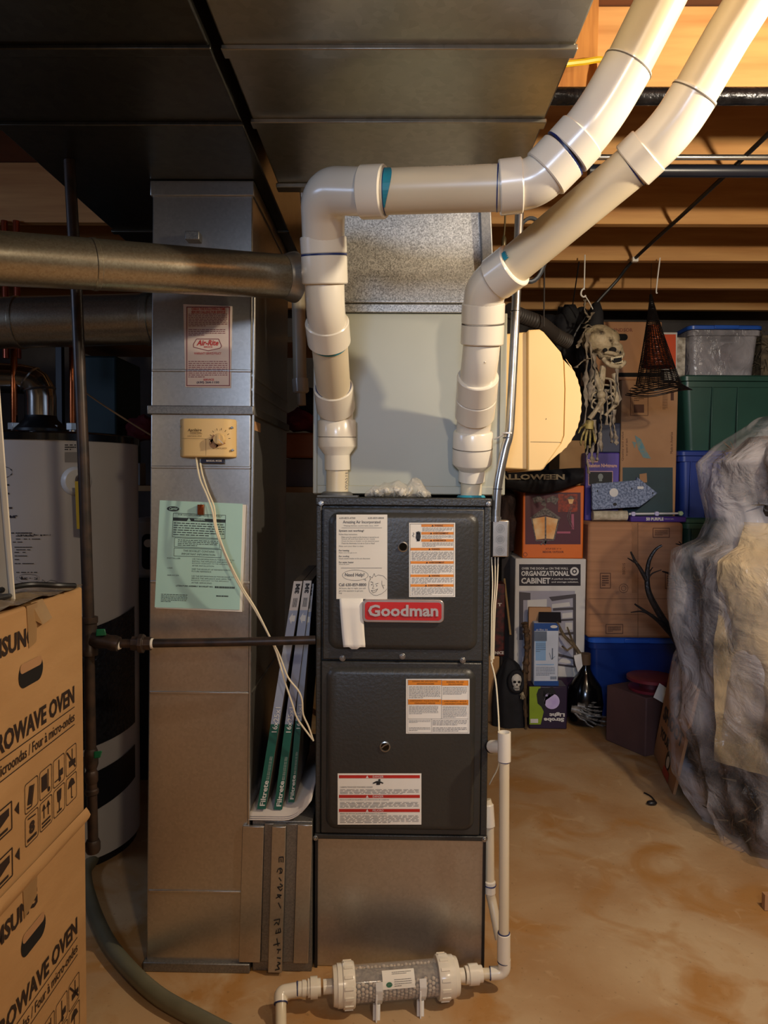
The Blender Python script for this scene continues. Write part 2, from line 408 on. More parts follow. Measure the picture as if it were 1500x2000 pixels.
# ================================================================ return drop
YD = 1.92
x0, x1, _, _ = ext(299, 400, 494, 600, YD); xb0, xb1, _, _ = ext(287, 1500, 482, 1600, YD)
t = thing('return_drop_duct', 'tall narrow galvanised duct standing on the floor left of the black furnace', 'duct', ((x0+x1)/2, 2.2, 0))
ZT = CAMH+HS-0.0105
b = B().hexa([(xb0-0.004, YD, 0.02), (xb1, YD, 0.02), (xb1, 2.55, 0.02), (xb0-0.004, 2.55, 0.02), (x0, YD, ZT), (x1, YD, ZT), (x1, 2.55, ZT), (x0, 2.55, ZT)])
part('duct_body', b, GALV, t, bevel=0.003)
def xat(py, s):  # duct edge at the height of pixel row py
    return at(0, py, YD).z
def wide(z, e=0.0):
    k = z/ZT; return xb0+(x0-xb0)*k-e, xb1+(x1-xb1)*k+e
def zrow(px, py, Y=YD): return at(px, py, Y).z
b = B(); z0, z1 = zrow(400, 810), zrow(400, 793); u, v = wide(z0, 0.008); b.box(u, v, YD-0.010, 2.555, z0, z1)
part('drive_cleat', b, CLEAT, t, bevel=0.002, label='dark galvanised band around the duct')
b = B(); z0 = zrow(390, 384); u, v = wide(z0, 0.004); b.box(u, v, YD-0.007, 2.55, z0, ZT-0.001)
part('top_collar', b, GALV, t, bevel=0.002)
b = B(); u, v = wide(0, 0.010); b.box(u, v, YD-0.012, 2.56, 0.0, 0.026)
part('bottom_flange', b, CLEAT, t, bevel=0.003)
for r in (724, 913, 1137, 1353, 1741):
    z = zrow(390, r); u, v = wide(z); part('crimp_seam', B().box(u+0.001, v, YD-0.0035, YD+0.01, z-0.0035, z+0.0035), GALV, t, bevel=0.0015)
for r in (732, 760, 1360):
    z = zrow(390, r); u, v = wide(z); part('side_seam', B().box(v-0.01, v+0.003, YD+0.003, 2.54, z-0.004, z+0.004), GALV, t, bevel=0.0015)
b = B(); u, v = wide(1.0, 0.001)
b.tube([at(496, 560, YD-0.001), at(495, 800, YD-0.001), at(489, 1250, YD-0.001), at(483, 1890, YD-0.001)], 0.0035, 6)
part('corner_edge', b, GALV, t, smooth=True)
m = YP(YD-0.003)
st = part('service_sticker', B().prism([m(358, 594), m(453, 598), m(451, 758), m(362, 756)], (0, 0.002, 0)), mat('pinkish_sticker_paper', '#e6d2c4', 0.5), t, label='white service sticker with red border and lettering')
m = YP(YD-0.0036)
PURP = mat('purple_red_ink', '#8a3a44', 0.5)
b = B(); b.frame(m, 364, 599, 449, 754, 1.6); b.greek(m, 368, 612, 444, 638, 8, 1, 0.35); b.greek(m, 368, 642, 440, 656, 4, 2, 0.35); b.greek(m, 368, 704, 444, 738, 9, 3, 0.35)
b.line(m, [(378, 672), (384, 662), (427, 662), (433, 676), (430, 680), (407, 685), (378, 678), (378, 672)], 1.3)
part('sticker_print', b, PURP, st)
b = B(); b.text(m, 'CHECK THE FOLLOWING ITEMS', 374, 601, 440, 606, bold=.02); b.text(m, 'BEFORE CALLING FOR SERVICE', 374, 607, 440, 612, bold=.02)
b.text(m, 'Air-Rite', 384, 664, 426, 675, bold=0.03, skew=0.25); b.text(m, 'SERVICE', 398, 676, 415, 679.5, bold=.02)
b.text(m, 'WARRANTY SERVICE POLICY', 379, 688, 432, 692.5, bold=.02); b.text(m, 'SERVICE', 397, 739.5, 418, 743.5, bold=.03)
part('red_lettering', b, RED, st)
b = B(); b.text(m, '(630) 264-1150', 384, 744.5, 428, 750, bold=0.03)
part('phone_lettering', b, mat('navy_ink', '#20204a', .5), st)
# small tag on the duct side
part('side_tag', B().box(wide(1.3)[1]-.001, wide(1.3)[1]+0.002, 1.96, 2.05, zrow(500, 838), zrow(500, 820)), CARD2, t)
# screws and bracket near top
b = B(); p = at(381, 466, YD)
b.box(p.x-0.018, p.x+0.018, YD-0.03, YD+0.01, p.z-0.012, p.z+0.010)
part('hanger_tab', b, CLEAT, t, bevel=0.002)
# ================================================================ horizontal round ducts
p0, p1 = at(-260, 488, 1.30), at(566, 541, 1.80)
t = thing('round_duct', 'worn galvanised round pipe with an open flared end crossing in front of the tall duct', 'duct', (p0+p1)/2)
part('duct_body', B().steps(p0, p1, [(0, .051), (0.45, .051), (0.452, .0525), (0.462, .0525), (0.464, .051), (0.975, .051)], 40), GALVR, t, smooth=True)
d = (p1-p0).normalized()
part('end_flange', B().steps(p1-d*0.02, p1+d*0.012, [(0, .051), (.3, .053), (0.7, .058), (1, .060), (1, .045), (0.5, .043), (0.2, .040)], 40), GALV, t, smooth=True)
b = B(); u = V((0, -1, 0.25)).normalized()
for k, q in enumerate((0.62, 0.5)):
    c = p0+(p1-p0)*(q+0.18); 
    rings = []
    for tt in (-0.03, 0.03):
        rings.append([c+d*tt+(V((0, -math.cos(a), math.sin(a))))*0.0518 for a in [(-0.5+0.25*j)-0.1 for j in range(6)]])
    for j in range(5): b.face([rings[0][j], rings[1][j], rings[1][j+1], rings[0][j+1]])
    break
part('rust_patch', b, mat('orange_rust_stain', '#9a6a42', .6, 0.2, '#b09070', 30), t, smooth=True)
p0, p1 = at(-330, 640, 2.28), at(330, 622, 2.32)
t = thing('large_round_duct', 'larger galvanised round duct running behind the dark gas pipe', 'duct', (p0+p1)/2)
part('duct_body', B().steps(p0, p1, [(0, .078), (.55, .078), (.552, .081), (.56, .081), (.562, .078), (.93, .078), (.932, .082), (.95, .082), (.952, .078), (1, .078)], 40), GALVR, t, smooth=True)
# ================================================================ plenum and coil cabinet
YC = 2.06
x0, x1, z0, z1 = ext(612, 612, 988, 966, YC)
t = thing('evaporator_coil_cabinet', 'sage grey painted metal cabinet standing on top of the black furnace', 'cabinet', ((x0+x1)/2, 2.35, z0))
ZCO = z1; ZF = at(790, 968, 1.94).z
part('cabinet_body', B().box(x0, x1, YC, 2.62, ZF, ZCO), COIL, t, bevel=0.004)
b = B(); b.box(x0, x0+0.012, YC-0.004, YC, ZF+.002, ZCO); b.box(x1-0.018, x1, YC-0.006, YC, ZF+.002, ZCO); b.box(x0+.012, x1-.018, YC-0.010, YC, ZF+.002, ZF+0.025)
part('edge_flange', b, COIL, t, bevel=0.002)
XC1 = x1; XC0 = x0
xa, xb_, za, zb = ext(591, 420, 966, 612, YC)
t = thing('supply_plenum', 'speckled galvanised plenum box between the grey coil cabinet and the trunk duct', 'plenum', (0.03, 2.35, ZCO))
b = B().hexa([(xa+.02, YC+.01, ZCO), (xb_, YC+.01, ZCO), (xb_, 2.6, ZCO), (xa+.02, 2.6, ZCO), (xa, 1.99, CAMH+.768), (xb_-.03, 1.99, CAMH+.768), (xb_-.03, 2.6, CAMH+.768), (xa, 2.6, CAMH+.768)])
part('plenum_body', b, GALVS, t, bevel=0.003)
b = B(); m = lambda px, py: at(px, py, YC-0.0)
b.hexa([(xb_-.03, YC-.01, ZCO+.02), (xb_+.002, YC-.01, ZCO+.02), (xb_+.002, YC+.03, ZCO+.02), (xb_-.03, YC+.03, ZCO+.02), (xb_-.055, 1.972, CAMH+.766), (xb_-.025, 1.972, CAMH+.766), (xb_-.025, 2.01, CAMH+.766), (xb_-.055, 2.01, CAMH+.766)])
part('side_cleat', b, CLEAT, t, bevel=0.003)
b = B(); z = ZCO; b.box(xa+.015, xb_+.003, YC-0.006, 2.6, z+0.001, z+0.024); b.box(xa+.015, xb_+.003, YC-0.012, YC, z+.026, z+.034)
part('bottom_cleat', b, GALVS, t, bevel=0.002)
# ================================================================ stand under the furnace
FX0, FX1 = at(616, 1300, 1.935).x, at(955, 1300, 1.935).x
ZB = at(780, 1640, 1.935).z
t = thing('furnace_base_plenum', 'galvanised sheet metal box under the black furnace with splashed lower edge', 'duct', ((FX0+FX1)/2, 2.3, 0))
part('base_body', B().box(FX0+0.004, FX1-0.004, 1.945, 2.62, 0.0, ZB), GALV, t, bevel=0.003)
b = B(); b.box(FX0+.001, FX0+0.008, 1.938, 1.95, 0, ZB); b.box(FX1-0.008, FX1-.001, 1.938, 1.95, 0, ZB)
part('corner_strip', b, BLACKPL, t, label='dark corner strips')
# filter rack between duct and base
ZR = at(545, 1597, 1.94).z
t = thing('filter_rack', 'grey galvanised filter slot housing between tall duct and furnace base, handwritten marker writing', 'filter rack', (-0.3, 2.2, 0))
X = lambda px: at(px, 1740, 1.93).x
part('rack_body', B().box(max(X(484), -0.372), X(610), 1.9215, 2.6, 0.0, ZR), CLEAT, t, bevel=0.002)
def strip(nm, a, c, yy, zt, zb, mt, **k): return part(nm, B().hexa([(X(a)-.004, yy, zb), (X(c)-.004, yy, zb), (X(c)-.004, 1.9195, zb), (X(a)-.004, 1.9195, zb), (X(a)+.006, yy, zt), (X(c)+.006, yy, zt), (X(c)+.006, 1.9195, zt), (X(a)+.006, 1.9195, zt)]), mt, t, bevel=0.002, **k)
strip('side_panel', 472, 514, 1.909, ZR-.01, 0.03, GALV)
strip('flange', 514, 532, 1.913, ZR-.004, 0.03, CLEAT)
sl = strip('slot_cover', 530, 557, 1.899, ZR-.005, 0.01, GALV, label='centre strip with marker writing')
strip('flange', 557, 578, 1.913, ZR-.004, 0.03, CLEAT)
strip('side_panel', 578, 607, 1.909, ZR-.004, 0.03, GALV)
m = YP(1.8975)
b = B(); q = lambda L: [(440+x/5.555, 1560+y/5.555) for x, y in L]
for L in ([(580,640),(628,634),(626,692)], [(583,642),(583,692)], [(602,650),(606,690)], [(560,800),(572,768),(600,755),(618,775),(612,808),(585,812)], [(592,765),(602,812)],
          [(580,858),(607,896)], [(592,925),(622,948),(600,962),(565,960),(600,1002),(618,975)], [(548,1082),(608,1050),(562,1044),(598,1082)], [(574,1130),(602,1192)],
          [(525,1322),(592,1308),(578,1372),(556,1342),(530,1372)], [(544,1466),(602,1450),(592,1405)], [(556,1425),(546,1466)], [(576,1412),(574,1458)], [(520,1592),(592,1570)], [(558,1518),(572,1602)],
          [(558,1640),(602,1640)], [(582,1640),(570,1682)], [(560,1728),(602,1736)], [(538,1862),(588,1850),(560,1812),(598,1792),(566,1776)]):
    b.line(m, q(L), 1.8)
part('marker_writing', b, INK, sl)
# ================================================================ the furnace
YF0 = 1.935
ZT0 = at(790, 972, YF0).z
t = thing('gas_furnace', 'charcoal black gas furnace with red name badge and two embossed doors', 'furnace', ((FX0+FX1)/2, 2.3, ZB))
XL0, XR0 = at(617, 1300, YF0).x, at(955, 1300, YF0).x
part('cabinet', B().box(XL0, XR0, YF0+0.012, 2.62, ZB, ZT0-.002), FURN, t, bevel=0.003)
zz = lambda py, px=785, Y=YF0: at(px, py, Y).z
xx = lambda px, py=1300, Y=YF0: at(px, py, Y).x
part('top_rail', B().box(XL0-.002, XR0+.002, YF0-0.004, YF0+0.013, zz(988), ZT0), FURN, t, bevel=0.003)
part('bottom_rail', B().box(XL0-.002, XR0+.002, YF0-0.004, YF0+0.013, ZB, zz(1630)), FURN, t, bevel=0.003)
part('side_rail', B().box(XL0, XL0+0.014, YF0-0.001, YF0+0.013, zz(1630), zz(988)), FURN, t, bevel=0.003)
part('side_rail', B().box(XR0-0.018, XR0, YF0-0.001, YF0+0.013, zz(1630), zz(988)), FURN, t, bevel=0.003)
def door(nm, y0, y1, px0, px1, r0, r1, rx0, rx1, extra=None):
    b = B().box(px0, px1, YF0-0.006, YF0+0.012, y1, y0)
    d = part(nm, b, FURN2, t, bevel=0.004)
    # embossed pillow: rounded rectangle loft
    P = lambda e, yy: [V((x, yy, z)) for x, z in rrect(rx0+e, r1+e, rx1-e, r0-e, 0.028-e*0.5)]
    b = B().ring_mesh([P(0, YF0-0.0055), P(0.002, YF0-0.009), P(0.010, YF0-0.0155), P(0.016, YF0-0.017)], True, True)
    part('embossed_panel', b, FURN2, d, smooth=60)
    return d
d1 = door('upper_door', zz(993), zz(1289), xx(630), xx(942), zz(1001), zz(1268), xx(641), xx(931))
d2 = door('lower_door', zz(1292), zz(1628), xx(628), xx(941), zz(1303), zz(1618), xx(638), xx(929))
YL = YF0-0.0175
def peep(px, py, r, par, lab=None):
    c = at(px, py, YL)
    b = B(); n = 24
    R_ = lambda rr, yy: [V((c.x+rr*math.cos(a), yy, c.z+rr*math.sin(a))) for a in [2*math.pi*k/n for k in range(n)]]
    b.ring_mesh([R_(r*.72, YL-.001), R_(r*.8, YL-.004), R_(r, YL-.003), R_(r*1.05, YL+.001)], False, False)
    h = part('peephole_ring', b, STEEL, par, smooth=True)
    g = B(); g.ring_mesh([R_(r*.75, YL-.0012), R_(r*.75, YL-.0002)]); part('peephole_glass', g, mat('dark_sight_glass', '#050506', 0.05), h)
    return h
peep(787, 1068, 0.0135, d1); h = peep(752, 1458, 0.014, d2)
b = B(); b.line(YP(YL-.0016), [(745, 1461), (751, 1456), (758, 1453)], 2.2); part('glint_bar', b, STEEL, h)
def screw(px, py, Y, par, r=0.006, nm='screw'):
    c = at(px, py, Y); b = B().cyl((c.x, Y+.002, c.z), (c.x, Y-.001, c.z), r*1.25, n=16); b.cyl((c.x, Y-.0008, c.z), (c.x, Y-.006, c.z), r, r*.85, n=6)
    return part(nm, b, STEEL, par, bevel=0.0008)
for q in ((669, 1286), (786, 1282), (904, 1290)): screw(*q, YF0-.007, d1, 0.0065)
for q in ((627, 983), (954, 984), (616, 1637), (946, 1640)): screw(*q, YF0-.005, t, 0.0055)
# badge
m = YP(YL-.002)
c0, c1 = at(708, 1214, YL), at(867, 1171, YL)
b = B().prism([(x, YL-.010, z) for x, z in rrect(c0.x, c0.z, c1.x, c1.z, 0.013)], (0, .012, 0))
bd = part('name_badge', b, mat('brushed_badge_silver', '#c9b8b0', 0.3, 0.7), d1, bevel=0.002, label='silver framed red badge reading Goodman')
b = B().prism([(x, YL-.0106, z) for x, z in rrect(c0.x+.0065, c0.z+.0065, c1.x-.0065, c1.z-.0065, 0.009)], (0, .002, 0))
part('red_field', b, mat('badge_red', '#c8201a', 0.4), bd)
b = B(); b.text(YP(YL-.0115), 'Goodman', 719, 1181, 856, 1204, bold=0.03)
def solid(b, dy):
    r = bmesh.ops.extrude_face_region(b.bm, geom=list(b.bm.faces)); 
    for v in r['geom']:
        if isinstance(v, bmesh.types.BMVert): v.co.y += dy
    return b
part('raised_lettering', solid(b, -0.002), mat('badge_letter_silver', '#d2c6be', 0.35, 0.5), bd)
# warning labels stuck on the doors
def sheet(mp0, mp1, x0, y0, x1, y1): 
    return B().hexa([mp1(x0, y1), mp1(x1, y1), mp0(x1, y1), mp0(x0, y1), mp1(x0, y0), mp1(x1, y0), mp0(x1, y0), mp0(x0, y0)])
mA, mB_, m = YP(YL+.0002), YP(YL-.0008), YP(YL-.0013)
w1 = part('warning_label', sheet(mA, mB_, 799, 1021, 889, 1166), PAPER, d1, label='white label with seven orange warning bars')
b = B()
for y0, y1, xs in ((1024, 1029, 823), (1039, 1044, 823), (1053, 1058, 823), (1070, 1075, 802), (1096, 1101, 802), (1122, 1127, 802), (1141, 1146, 802)): b.rect(m, xs, y0, 886, y1)
part('orange_bar', b, ORANGE, w1)
mt = YP(YL-.0018); b = B()
b.frame(mt, 801, 1023, 887, 1164, 0.5)
for x, y, s in ((849, 1024.8, 'WARNING'), (846, 1039.8, 'AVERTISSEMENT'), (846, 1053.8, 'ADVERTENCIA'), (843, 1070.8, 'WARNING'), (838, 1096.8, 'AVERTISSEMENT'), (843, 1122.8, 'WARNING'), (836, 1141.8, 'AVERTISSEMENT')):
    wd = len(s)*2.3; b.text(mt, s, x, y, x+wd, y+3.4, bold=.01); b.poly(mt, [(x-6, y+3.4), (x-4, y), (x-2, y+3.4)])
part('warning_lettering', b, BROWNINK, w1)
b = B()
for k, (y0, y1, xs, n) in enumerate(((1030, 1038, 825, 4), (1045, 1052, 825, 4), (1059, 1068, 825, 4), (1077, 1095, 804, 8), (1103, 1120, 804, 8), (1128, 1140, 804, 5), (1147, 1162, 804, 7))): b.greek(mt, xs, y0, 885, y1, n, k, 0.34)
part('small_print', b, INKG, w1)
b = B()
b.poly(mt, [(813, 1044), (812, 1050), (815, 1057), (820, 1057), (822, 1048), (821, 1040), (818, 1039), (814, 1040)]); b.rect(mt, 814, 1052, 820, 1057)
b.line(mt, [(807, 1040), (809, 1043), (806, 1046), (809, 1049)], 0.9)
for k in range(4): b.line(mt, [(813.5+2.2*k, 1044), (813.8+2.2*k, 1037+abs(k-1.5))], 1.5)
part('hand_pictogram', b, INK, w1)
w2 = part('hazard_label', sheet(mA, mB_, 793, 1326, 917, 1433), PAPER, d2, label='white label with orange headed fire hazard columns')
b = B(); b.rect(m, 797, 1328.5, 862, 1338); b.rect(m, 863, 1329, 915, 1339); b.rect(m, 797, 1366, 862, 1376); b.rect(m, 863, 1367, 915, 1377)
part('orange_bar', b, ORANGE, w2)
b = B(); b.line(mt, [(862.5, 1328), (862.5, 1404)], .5); b.line(mt, [(797, 1404), (915, 1404)], .5); b.line(mt, [(843, 1404), (843, 1430)], .5); b.frame(mt, 796, 1328, 915, 1431, .4)
for x, y, x1, s in ((805, 1329.5, 855, 'WARNING: FIRE, EXPLOSION AND'), (814, 1334, 848, 'ASPHYXIATION HAZARD'), (872, 1330.5, 906, 'WARNING: FIRE AND'), (876, 1335, 904, 'EXPLOSION HAZARD'), (801, 1367.5, 858, 'AVERTISSEMENT: RISQUE D\'INCENDIE'), (810, 1372, 850, 'D\'EXPLOSION ET ASPHYXIE'), (867, 1368.5, 911, 'AVERTISSEMENT: RISQUE'), (869, 1373, 912, 'D\'INCENDIE ET D\'EXPLOSION')):
    b.text(mt, s, x, y, x1, y+3.0)
part('heading_lettering', b, BROWNINK, w2)
b = B()
for k, (x0_, y0, x1_, y1, n) in enumerate(((799, 1340, 860, 1364, 9), (865, 1341, 912, 1357, 6), (799, 1378, 856, 1395, 8), (865, 1379, 912, 1402, 9), (799, 1406, 841, 1412, 3), (799, 1420, 841, 1428, 3), (845, 1406, 912, 1417, 4), (845, 1420, 912, 1429, 3))): b.greek(mt, x0_, y0, x1_, y1, n, 20+k, .34)
part('small_print', b, INKG, w2)
w3 = part('danger_label', sheet(mA, mB_, 659.5, 1510.5, 823, 1610.5), PAPER, d2, label='white label with three red danger bars')
b = B(); 
for y in (1514, 1552.5, 1580): b.rect(m, 662, y, 820, y+6)
part('red_bar', b, RED, w3)
b = B()
for y, s in ((1515, 'DANGER'), (1553.5, 'DANGER'), (1581, 'PELIGRO')): b.text(mt, s, 728, y, 749, y+4); b.poly(mt, [(714.5, y+4.5), (717.3, y-.5), (720, y+4.5)])
part('white_lettering', b, mat('white_printing_ink', '#f4e8e0', .5), w3)
b = B(); b.poly(mt, [(728, 1529), (735, 1525.5), (742, 1525.5), (749, 1529), (748, 1531), (743, 1529), (742, 1533), (735, 1533), (735, 1529), (729, 1531)]); b.ell(mt, 741, 1523.5, 2.6, 1.8)
b.text(mt, 'CARBON MONOXIDE POISONING HAZARD', 664, 1536, 728, 1538.5); b.text(mt, 'RISQUE D\'EMPOISONNEMENT AU MONOXYDE DE CARBONE', 664, 1561, 760, 1563.5); b.text(mt, 'RIESGO DE INTOXICACION POR MONOXIDO DE CARBONO', 664, 1588, 756, 1590.5)
part('black_lettering', b, INK, w3)
b = B()
for k, (y0, y1, n) in enumerate(((1541, 1551, 4), (1566, 1578, 5), (1592, 1608, 6))): b.greek(mt, 664, y0, 818, y1, n, 40+k, .33)
part('small_print', b, INKG, w3)
# service note taped on the upper door
YN_ = YL-.003
m0, m1, mt = YP(YL-.0002), YP(YN_), YP(YN_-.0006)
nt_ = part('service_notice', sheet(m0, m1, 657, 1005, 756.5, 1170), mat('note_paper', '#e9e3d4', .6, 0, '#e2dac8', 5))
tag(nt_, 'white service company notice with cartoon face and Need Help bubble on furnace door', 'notice')
b = B(); T_ = lambda s, x0, y0, x1, y1, **k: b.text(mt, s, x0, y0, x1, y1, **k)
T_('Amazing Air Incorporated', 670, 1016.5, 743, 1024, bold=.005); T_('"Making families comfortable since 1979"', 671, 1025.5, 740, 1028.8); T_('630-833-4700', 663, 1010, 694, 1013.5); T_('630-859-8800', 719, 1010, 750, 1013.5)
b.line(mt, [(667, 1031), (746, 1031)], .5); b.line(mt, [(666, 1109.5), (746, 1109.5)], .6)
T_('System not working?', 662, 1034.5, 711, 1039.5, bold=.02); T_('Follow these instructions:', 662, 1042, 698, 1045.2)
for k, s in enumerate(('Make sure the switch at the furnace is turned to on', 'Switch off and then back on (or reset)', 'Check the fuse or breaker on the electrical panel', 'Check the thermostat. Is it set to Cool or Heat?')): T_(s, 667, 1047.5+4*k, 740-8*(k % 2), 1050.6+4*k)
T_('Make sure your filter is clean', 662, 1065.5, 710, 1068.7); T_('For heating', 662, 1073.5, 682, 1077.5, bold=.02); T_('Make sure the gas is on', 662, 1078.5, 697, 1081); T_('For cooling', 662, 1085, 682, 1088.7, bold=.02)
T_('Check outside breaker at the unit disconnect', 662, 1089.5, 723, 1092.2); T_('For water heater', 662, 1096.5, 691, 1099.8, bold=.02); T_('Check the pilot', 662, 1101, 682, 1103.5)
T_('Need Help?', 674, 1119, 712, 1128, bold=.01); T_('Call 630-859-8800', 662, 1139, 715.5, 1145, bold=.01)
T_('24 hours, day or night, you will', 662, 1147.5, 714, 1151); T_('get a live operator to get you', 662, 1152.5, 709, 1156); T_('help', 662, 1157, 668, 1160.5)
b.ell(mt, 694, 1123.5, 25.5, 10.5, .6); b.line(mt, [(710, 1131), (715, 1134), (713, 1130)], .6)
b.line(mt, [(724, 1132), (722, 1125), (727, 1129), (731, 1120), (733, 1126), (739, 1123), (749, 1125), (755.5, 1132)], .6); b.line(mt, [(724, 1130), (721, 1136), (720, 1147), (722, 1156), (729, 1162), (736, 1163), (745, 1160), (753, 1154), (755.5, 1150)], .6)
b.line(mt, [(728, 1139), (730, 1146), (727, 1149), (731, 1150)], .6); b.line(mt, [(724, 1136), (729, 1138)], .9); b.line(mt, [(733, 1141), (739, 1139)], .9); b.ell(mt, 726, 1142, 1, 1); b.ell(mt, 736, 1144, 1, 1)
b.line(mt, [(725, 1153), (730, 1154), (738, 1150), (734, 1156), (729, 1158), (725, 1153)], .7); b.line(mt, [(746, 1134), (746, 1142), (750, 1150)], .6); b.line(mt, [(747, 1143), (752, 1143)], .5); b.line(mt, [(747, 1146), (750, 1147)], .5)
part('black_print', b, mat('soft_black_print', '#4a4744', .6), nt_)
# torn paper strip hanging below the note
b = B(); rows = [(1169, 663, 709), (1190, 664, 709.5), (1215, 666, 710.5), (1240, 668, 712), (1258, 670, 713.5), (1264, 671, 713.5)]
g = []
for r, (py, xa_, xb2) in enumerate(rows):
    row = []
    for k in range(9):
        tt = k/8; yy = YL-.0035-.006*math.sin(math.pi*min(1, abs(tt-.42)*2))*(r/5)*.8-0.003*(r/5)
        py2 = py+(4 if r == 5 and k > 2 and k < 6 else 0)
        row.append(at(xa_+(xb2-xa_)*tt, py2, yy))
    g.append(row)
for r in range(5):
    for k in range(8): b.face([g[r][k], g[r+1][k], g[r+1][k+1], g[r][k+1]])
bmesh.ops.remove_doubles(b.bm, verts=b.bm.verts, dist=1e-5)
o = part('paper_strip', b, PAPER, smooth=60); md = o.modifiers.new('s', 'SOLIDIFY'); md.thickness = 0.0006
tag(o, 'crinkled blank paper strip hanging below the notice beside the red badge', 'paper')
# ================================================================ PVC vent pipes
R3P, RS, R2P, R2S = 0.0445, 0.0525, 0.0300, 0.0350
def sock(t, a, c, r=RS, nm='fitting_socket', mt=PVC, lip=0.004):
    a, c = V(a), V(c); L_ = (c-a).length; e = min(.45, lip/L_)
    return part(nm, B().steps(a, c, [(0, r-.007), (0, r-.002), (e*.6, r), (1-e*.6, r), (1, r-.002), (1, r-.007)], 36), mt, t, smooth=True)
def ring(t, c, d, r, mt=BLUEP, w=.0012, ov=.0016):
    c = V(c); d = V(d).normalized()
    return part('primer_ring', B().steps(c-d*w, c+d*w, [(0, r-.004), (0, r+ov), (1, r+ov), (1, r-.004)], 36), mt, t, smooth=True)
def tubep(t, pts, r, mt, nm): return part(nm, B().tube(pts, r, 32), mt, t, smooth=60)
Z0 = ZT0
c = at(658, 968, 2.04)
va = thing('vent_pipe', 'left white plastic vent pipe rising from the furnace and turning right across the plenum', 'pipe', (c.x, 2.04, Z0))
P = lambda *a: at(*a)
tubep(va, [V((c.x, 2.04, Z0)), P(659, 905, 2.04)], R2P, PVCP, 'narrow_pipe')
b = B().steps((c.x, 2.04, Z0), (c.x, 2.04, Z0+0.013), [(0, .045), (.7, .043), (1, .036)], 30); b.box(c.x-.05, c.x+.06, 1.995, 2.09, Z0-.001, Z0+.003)
part('base_collar', b, mat('grey_rubber_collar', '#5a5a58', .5), va, smooth=True)
b = B(); b.text(lambda x, y: (lambda q: q+V((0, 0, 0)))(at(x, y, 2.04-R2P*0.62)), 'WASTE P', 673, 912, 679, 957, rot=1); part('pipe_lettering', b, INKG, va)
b = B().steps(P(659, 917, 2.04), P(658, 820, 2.03), [(0, R2P), (0, R2S), (.29, R2S), (.30, R2S), (.46, RS-.001), (.48, RS), (.64, RS), (.645, RS-.0015), (.655, RS-.0015), (.66, RS), (.97, RS), (1, RS-.003), (1, R3P)], 36)
part('reducer_coupling', b, PVC, va, smooth=True)
ring(va, P(658, 853, 2.033), P(658, 820, 2.03)-P(658, 853, 2.033), RS, mat('dark_joint_line', '#6a6258', .6), .0006, .0004)
tubep(va, spline([P(658, 825, 2.03), P(657, 805, 2.02), P(653, 775, 1.98), P(650, 745, 1.935)], 5), R3P+.001, PVC, 'offset_elbow')
sock(va, P(656, 797, 2.01), P(651, 755, 1.95))
a0, a1 = P(652, 765, 1.96), P(641, 640, 1.775); tubep(va, [a0, a1], R3P, PVCP, 'vent_tube')
ring(va, P(651, 754.5, 1.948), a1-a0, R3P+.001, BLUEP, .003, .0015)
sock(va, P(643, 668, 1.81), P(638.5, 628, 1.765))
ring(va, P(643, 669.5, 1.812), a1-a0, R3P, TEALP, .0015, .001)
tubep(va, spline([P(641, 645, 1.78), P(637, 615, 1.745), P(635, 585, 1.725), P(634, 540, 1.715)], 5), R3P+.001, PVC, 'offset_elbow')
sock(va, P(635, 555, 1.715), P(633, 500, 1.70)); sock(va, P(633, 496, 1.70), P(631, 462, 1.69))
ring(va, P(633, 498, 1.70), P(631, 462, 1.69)-P(633, 498, 1.70), RS-.001, BLUEP, .0018, .0008)
el = fillet([P(631.5, 470, 1.692), P(631, 372, 1.62), P(722, 375, 1.545)], 0.14, 14)
tubep(va, el, [R3P+.003+.004*math.sin(math.pi*i/(len(el)-1)) for i in range(len(el))], PVC, 'long_sweep_elbow')
h0, h1 = P(706, 376, 1.548), P(752, 374.5, 1.535); sock(va, h0, h1)
h2 = P(990, 366.5, 1.50); tubep(va, [P(735, 375, 1.54), h2], R3P, PVCP, 'horizontal_pipe')
b = B(); dd = (h2-h1).normalized(); uu = V((0, -1, 0)); uu = (uu-dd*dd.dot(uu)).normalized(); ww = uu.cross(dd)
pts = []
for k in range(15):
    a = math.radians(-62+124*k/14); e = .022*(0.35+0.65*max(0, math.sin((k+1)/15*math.pi*0.9)))*(1.25-.9*k/14)
    o1 = (uu*math.cos(a)-ww*math.sin(a))*(R3P+.0006); pts.append((h1+dd*.0+o1, h1+dd*e+o1))
for (p_, q_), (r_, s_) in zip(pts, pts[1:]): b.face([p_, r_, s_, q_])
part('primer_smear', b, TEALP, va, smooth=True)
ring(va, h1+dd*.001, dd, R3P, BLUEP, .0008, .0008)
b = B()
def wrap(x, y): 
    a = at(x, y, 1.52); return a
k0 = h1+dd*.06
b2 = B()
def cylmap(s, ang): 
    a = math.radians(ang); return h1+dd*s+(uu*math.cos(a)-ww*math.sin(a))*(R3P+.0004)
sgn = 1 if cylmap(.1, 40).z > cylmap(.1, -40).z else -1
for s_, L_, tx in ((.08, .035, 'JM EAGLE'), (.125, .06, 'PVC PIPE 3 IN.'), (.215, .02, 'DWV')):
    b2.text(lambda x, y: cylmap(s_+x*L_, sgn*(62-8*y)), tx, 0, 0, 1, 1)
part('pipe_lettering', b2, INKG, va)
ring(va, P(972, 367, 1.503), dd, R3P, BLUEP, .0012, .001)
s0, s1 = P(975, 367, 1.503), P(1020, 362, 1.498); sock(va, s0, s1)
e45 = spline([P(1005, 364, 1.50), P(1035, 358, 1.495), P(1062, 342, 1.487), P(1090, 314, 1.478)], 6)
tubep(va, e45, R3P+.003, PVC, 'bend_fitting')
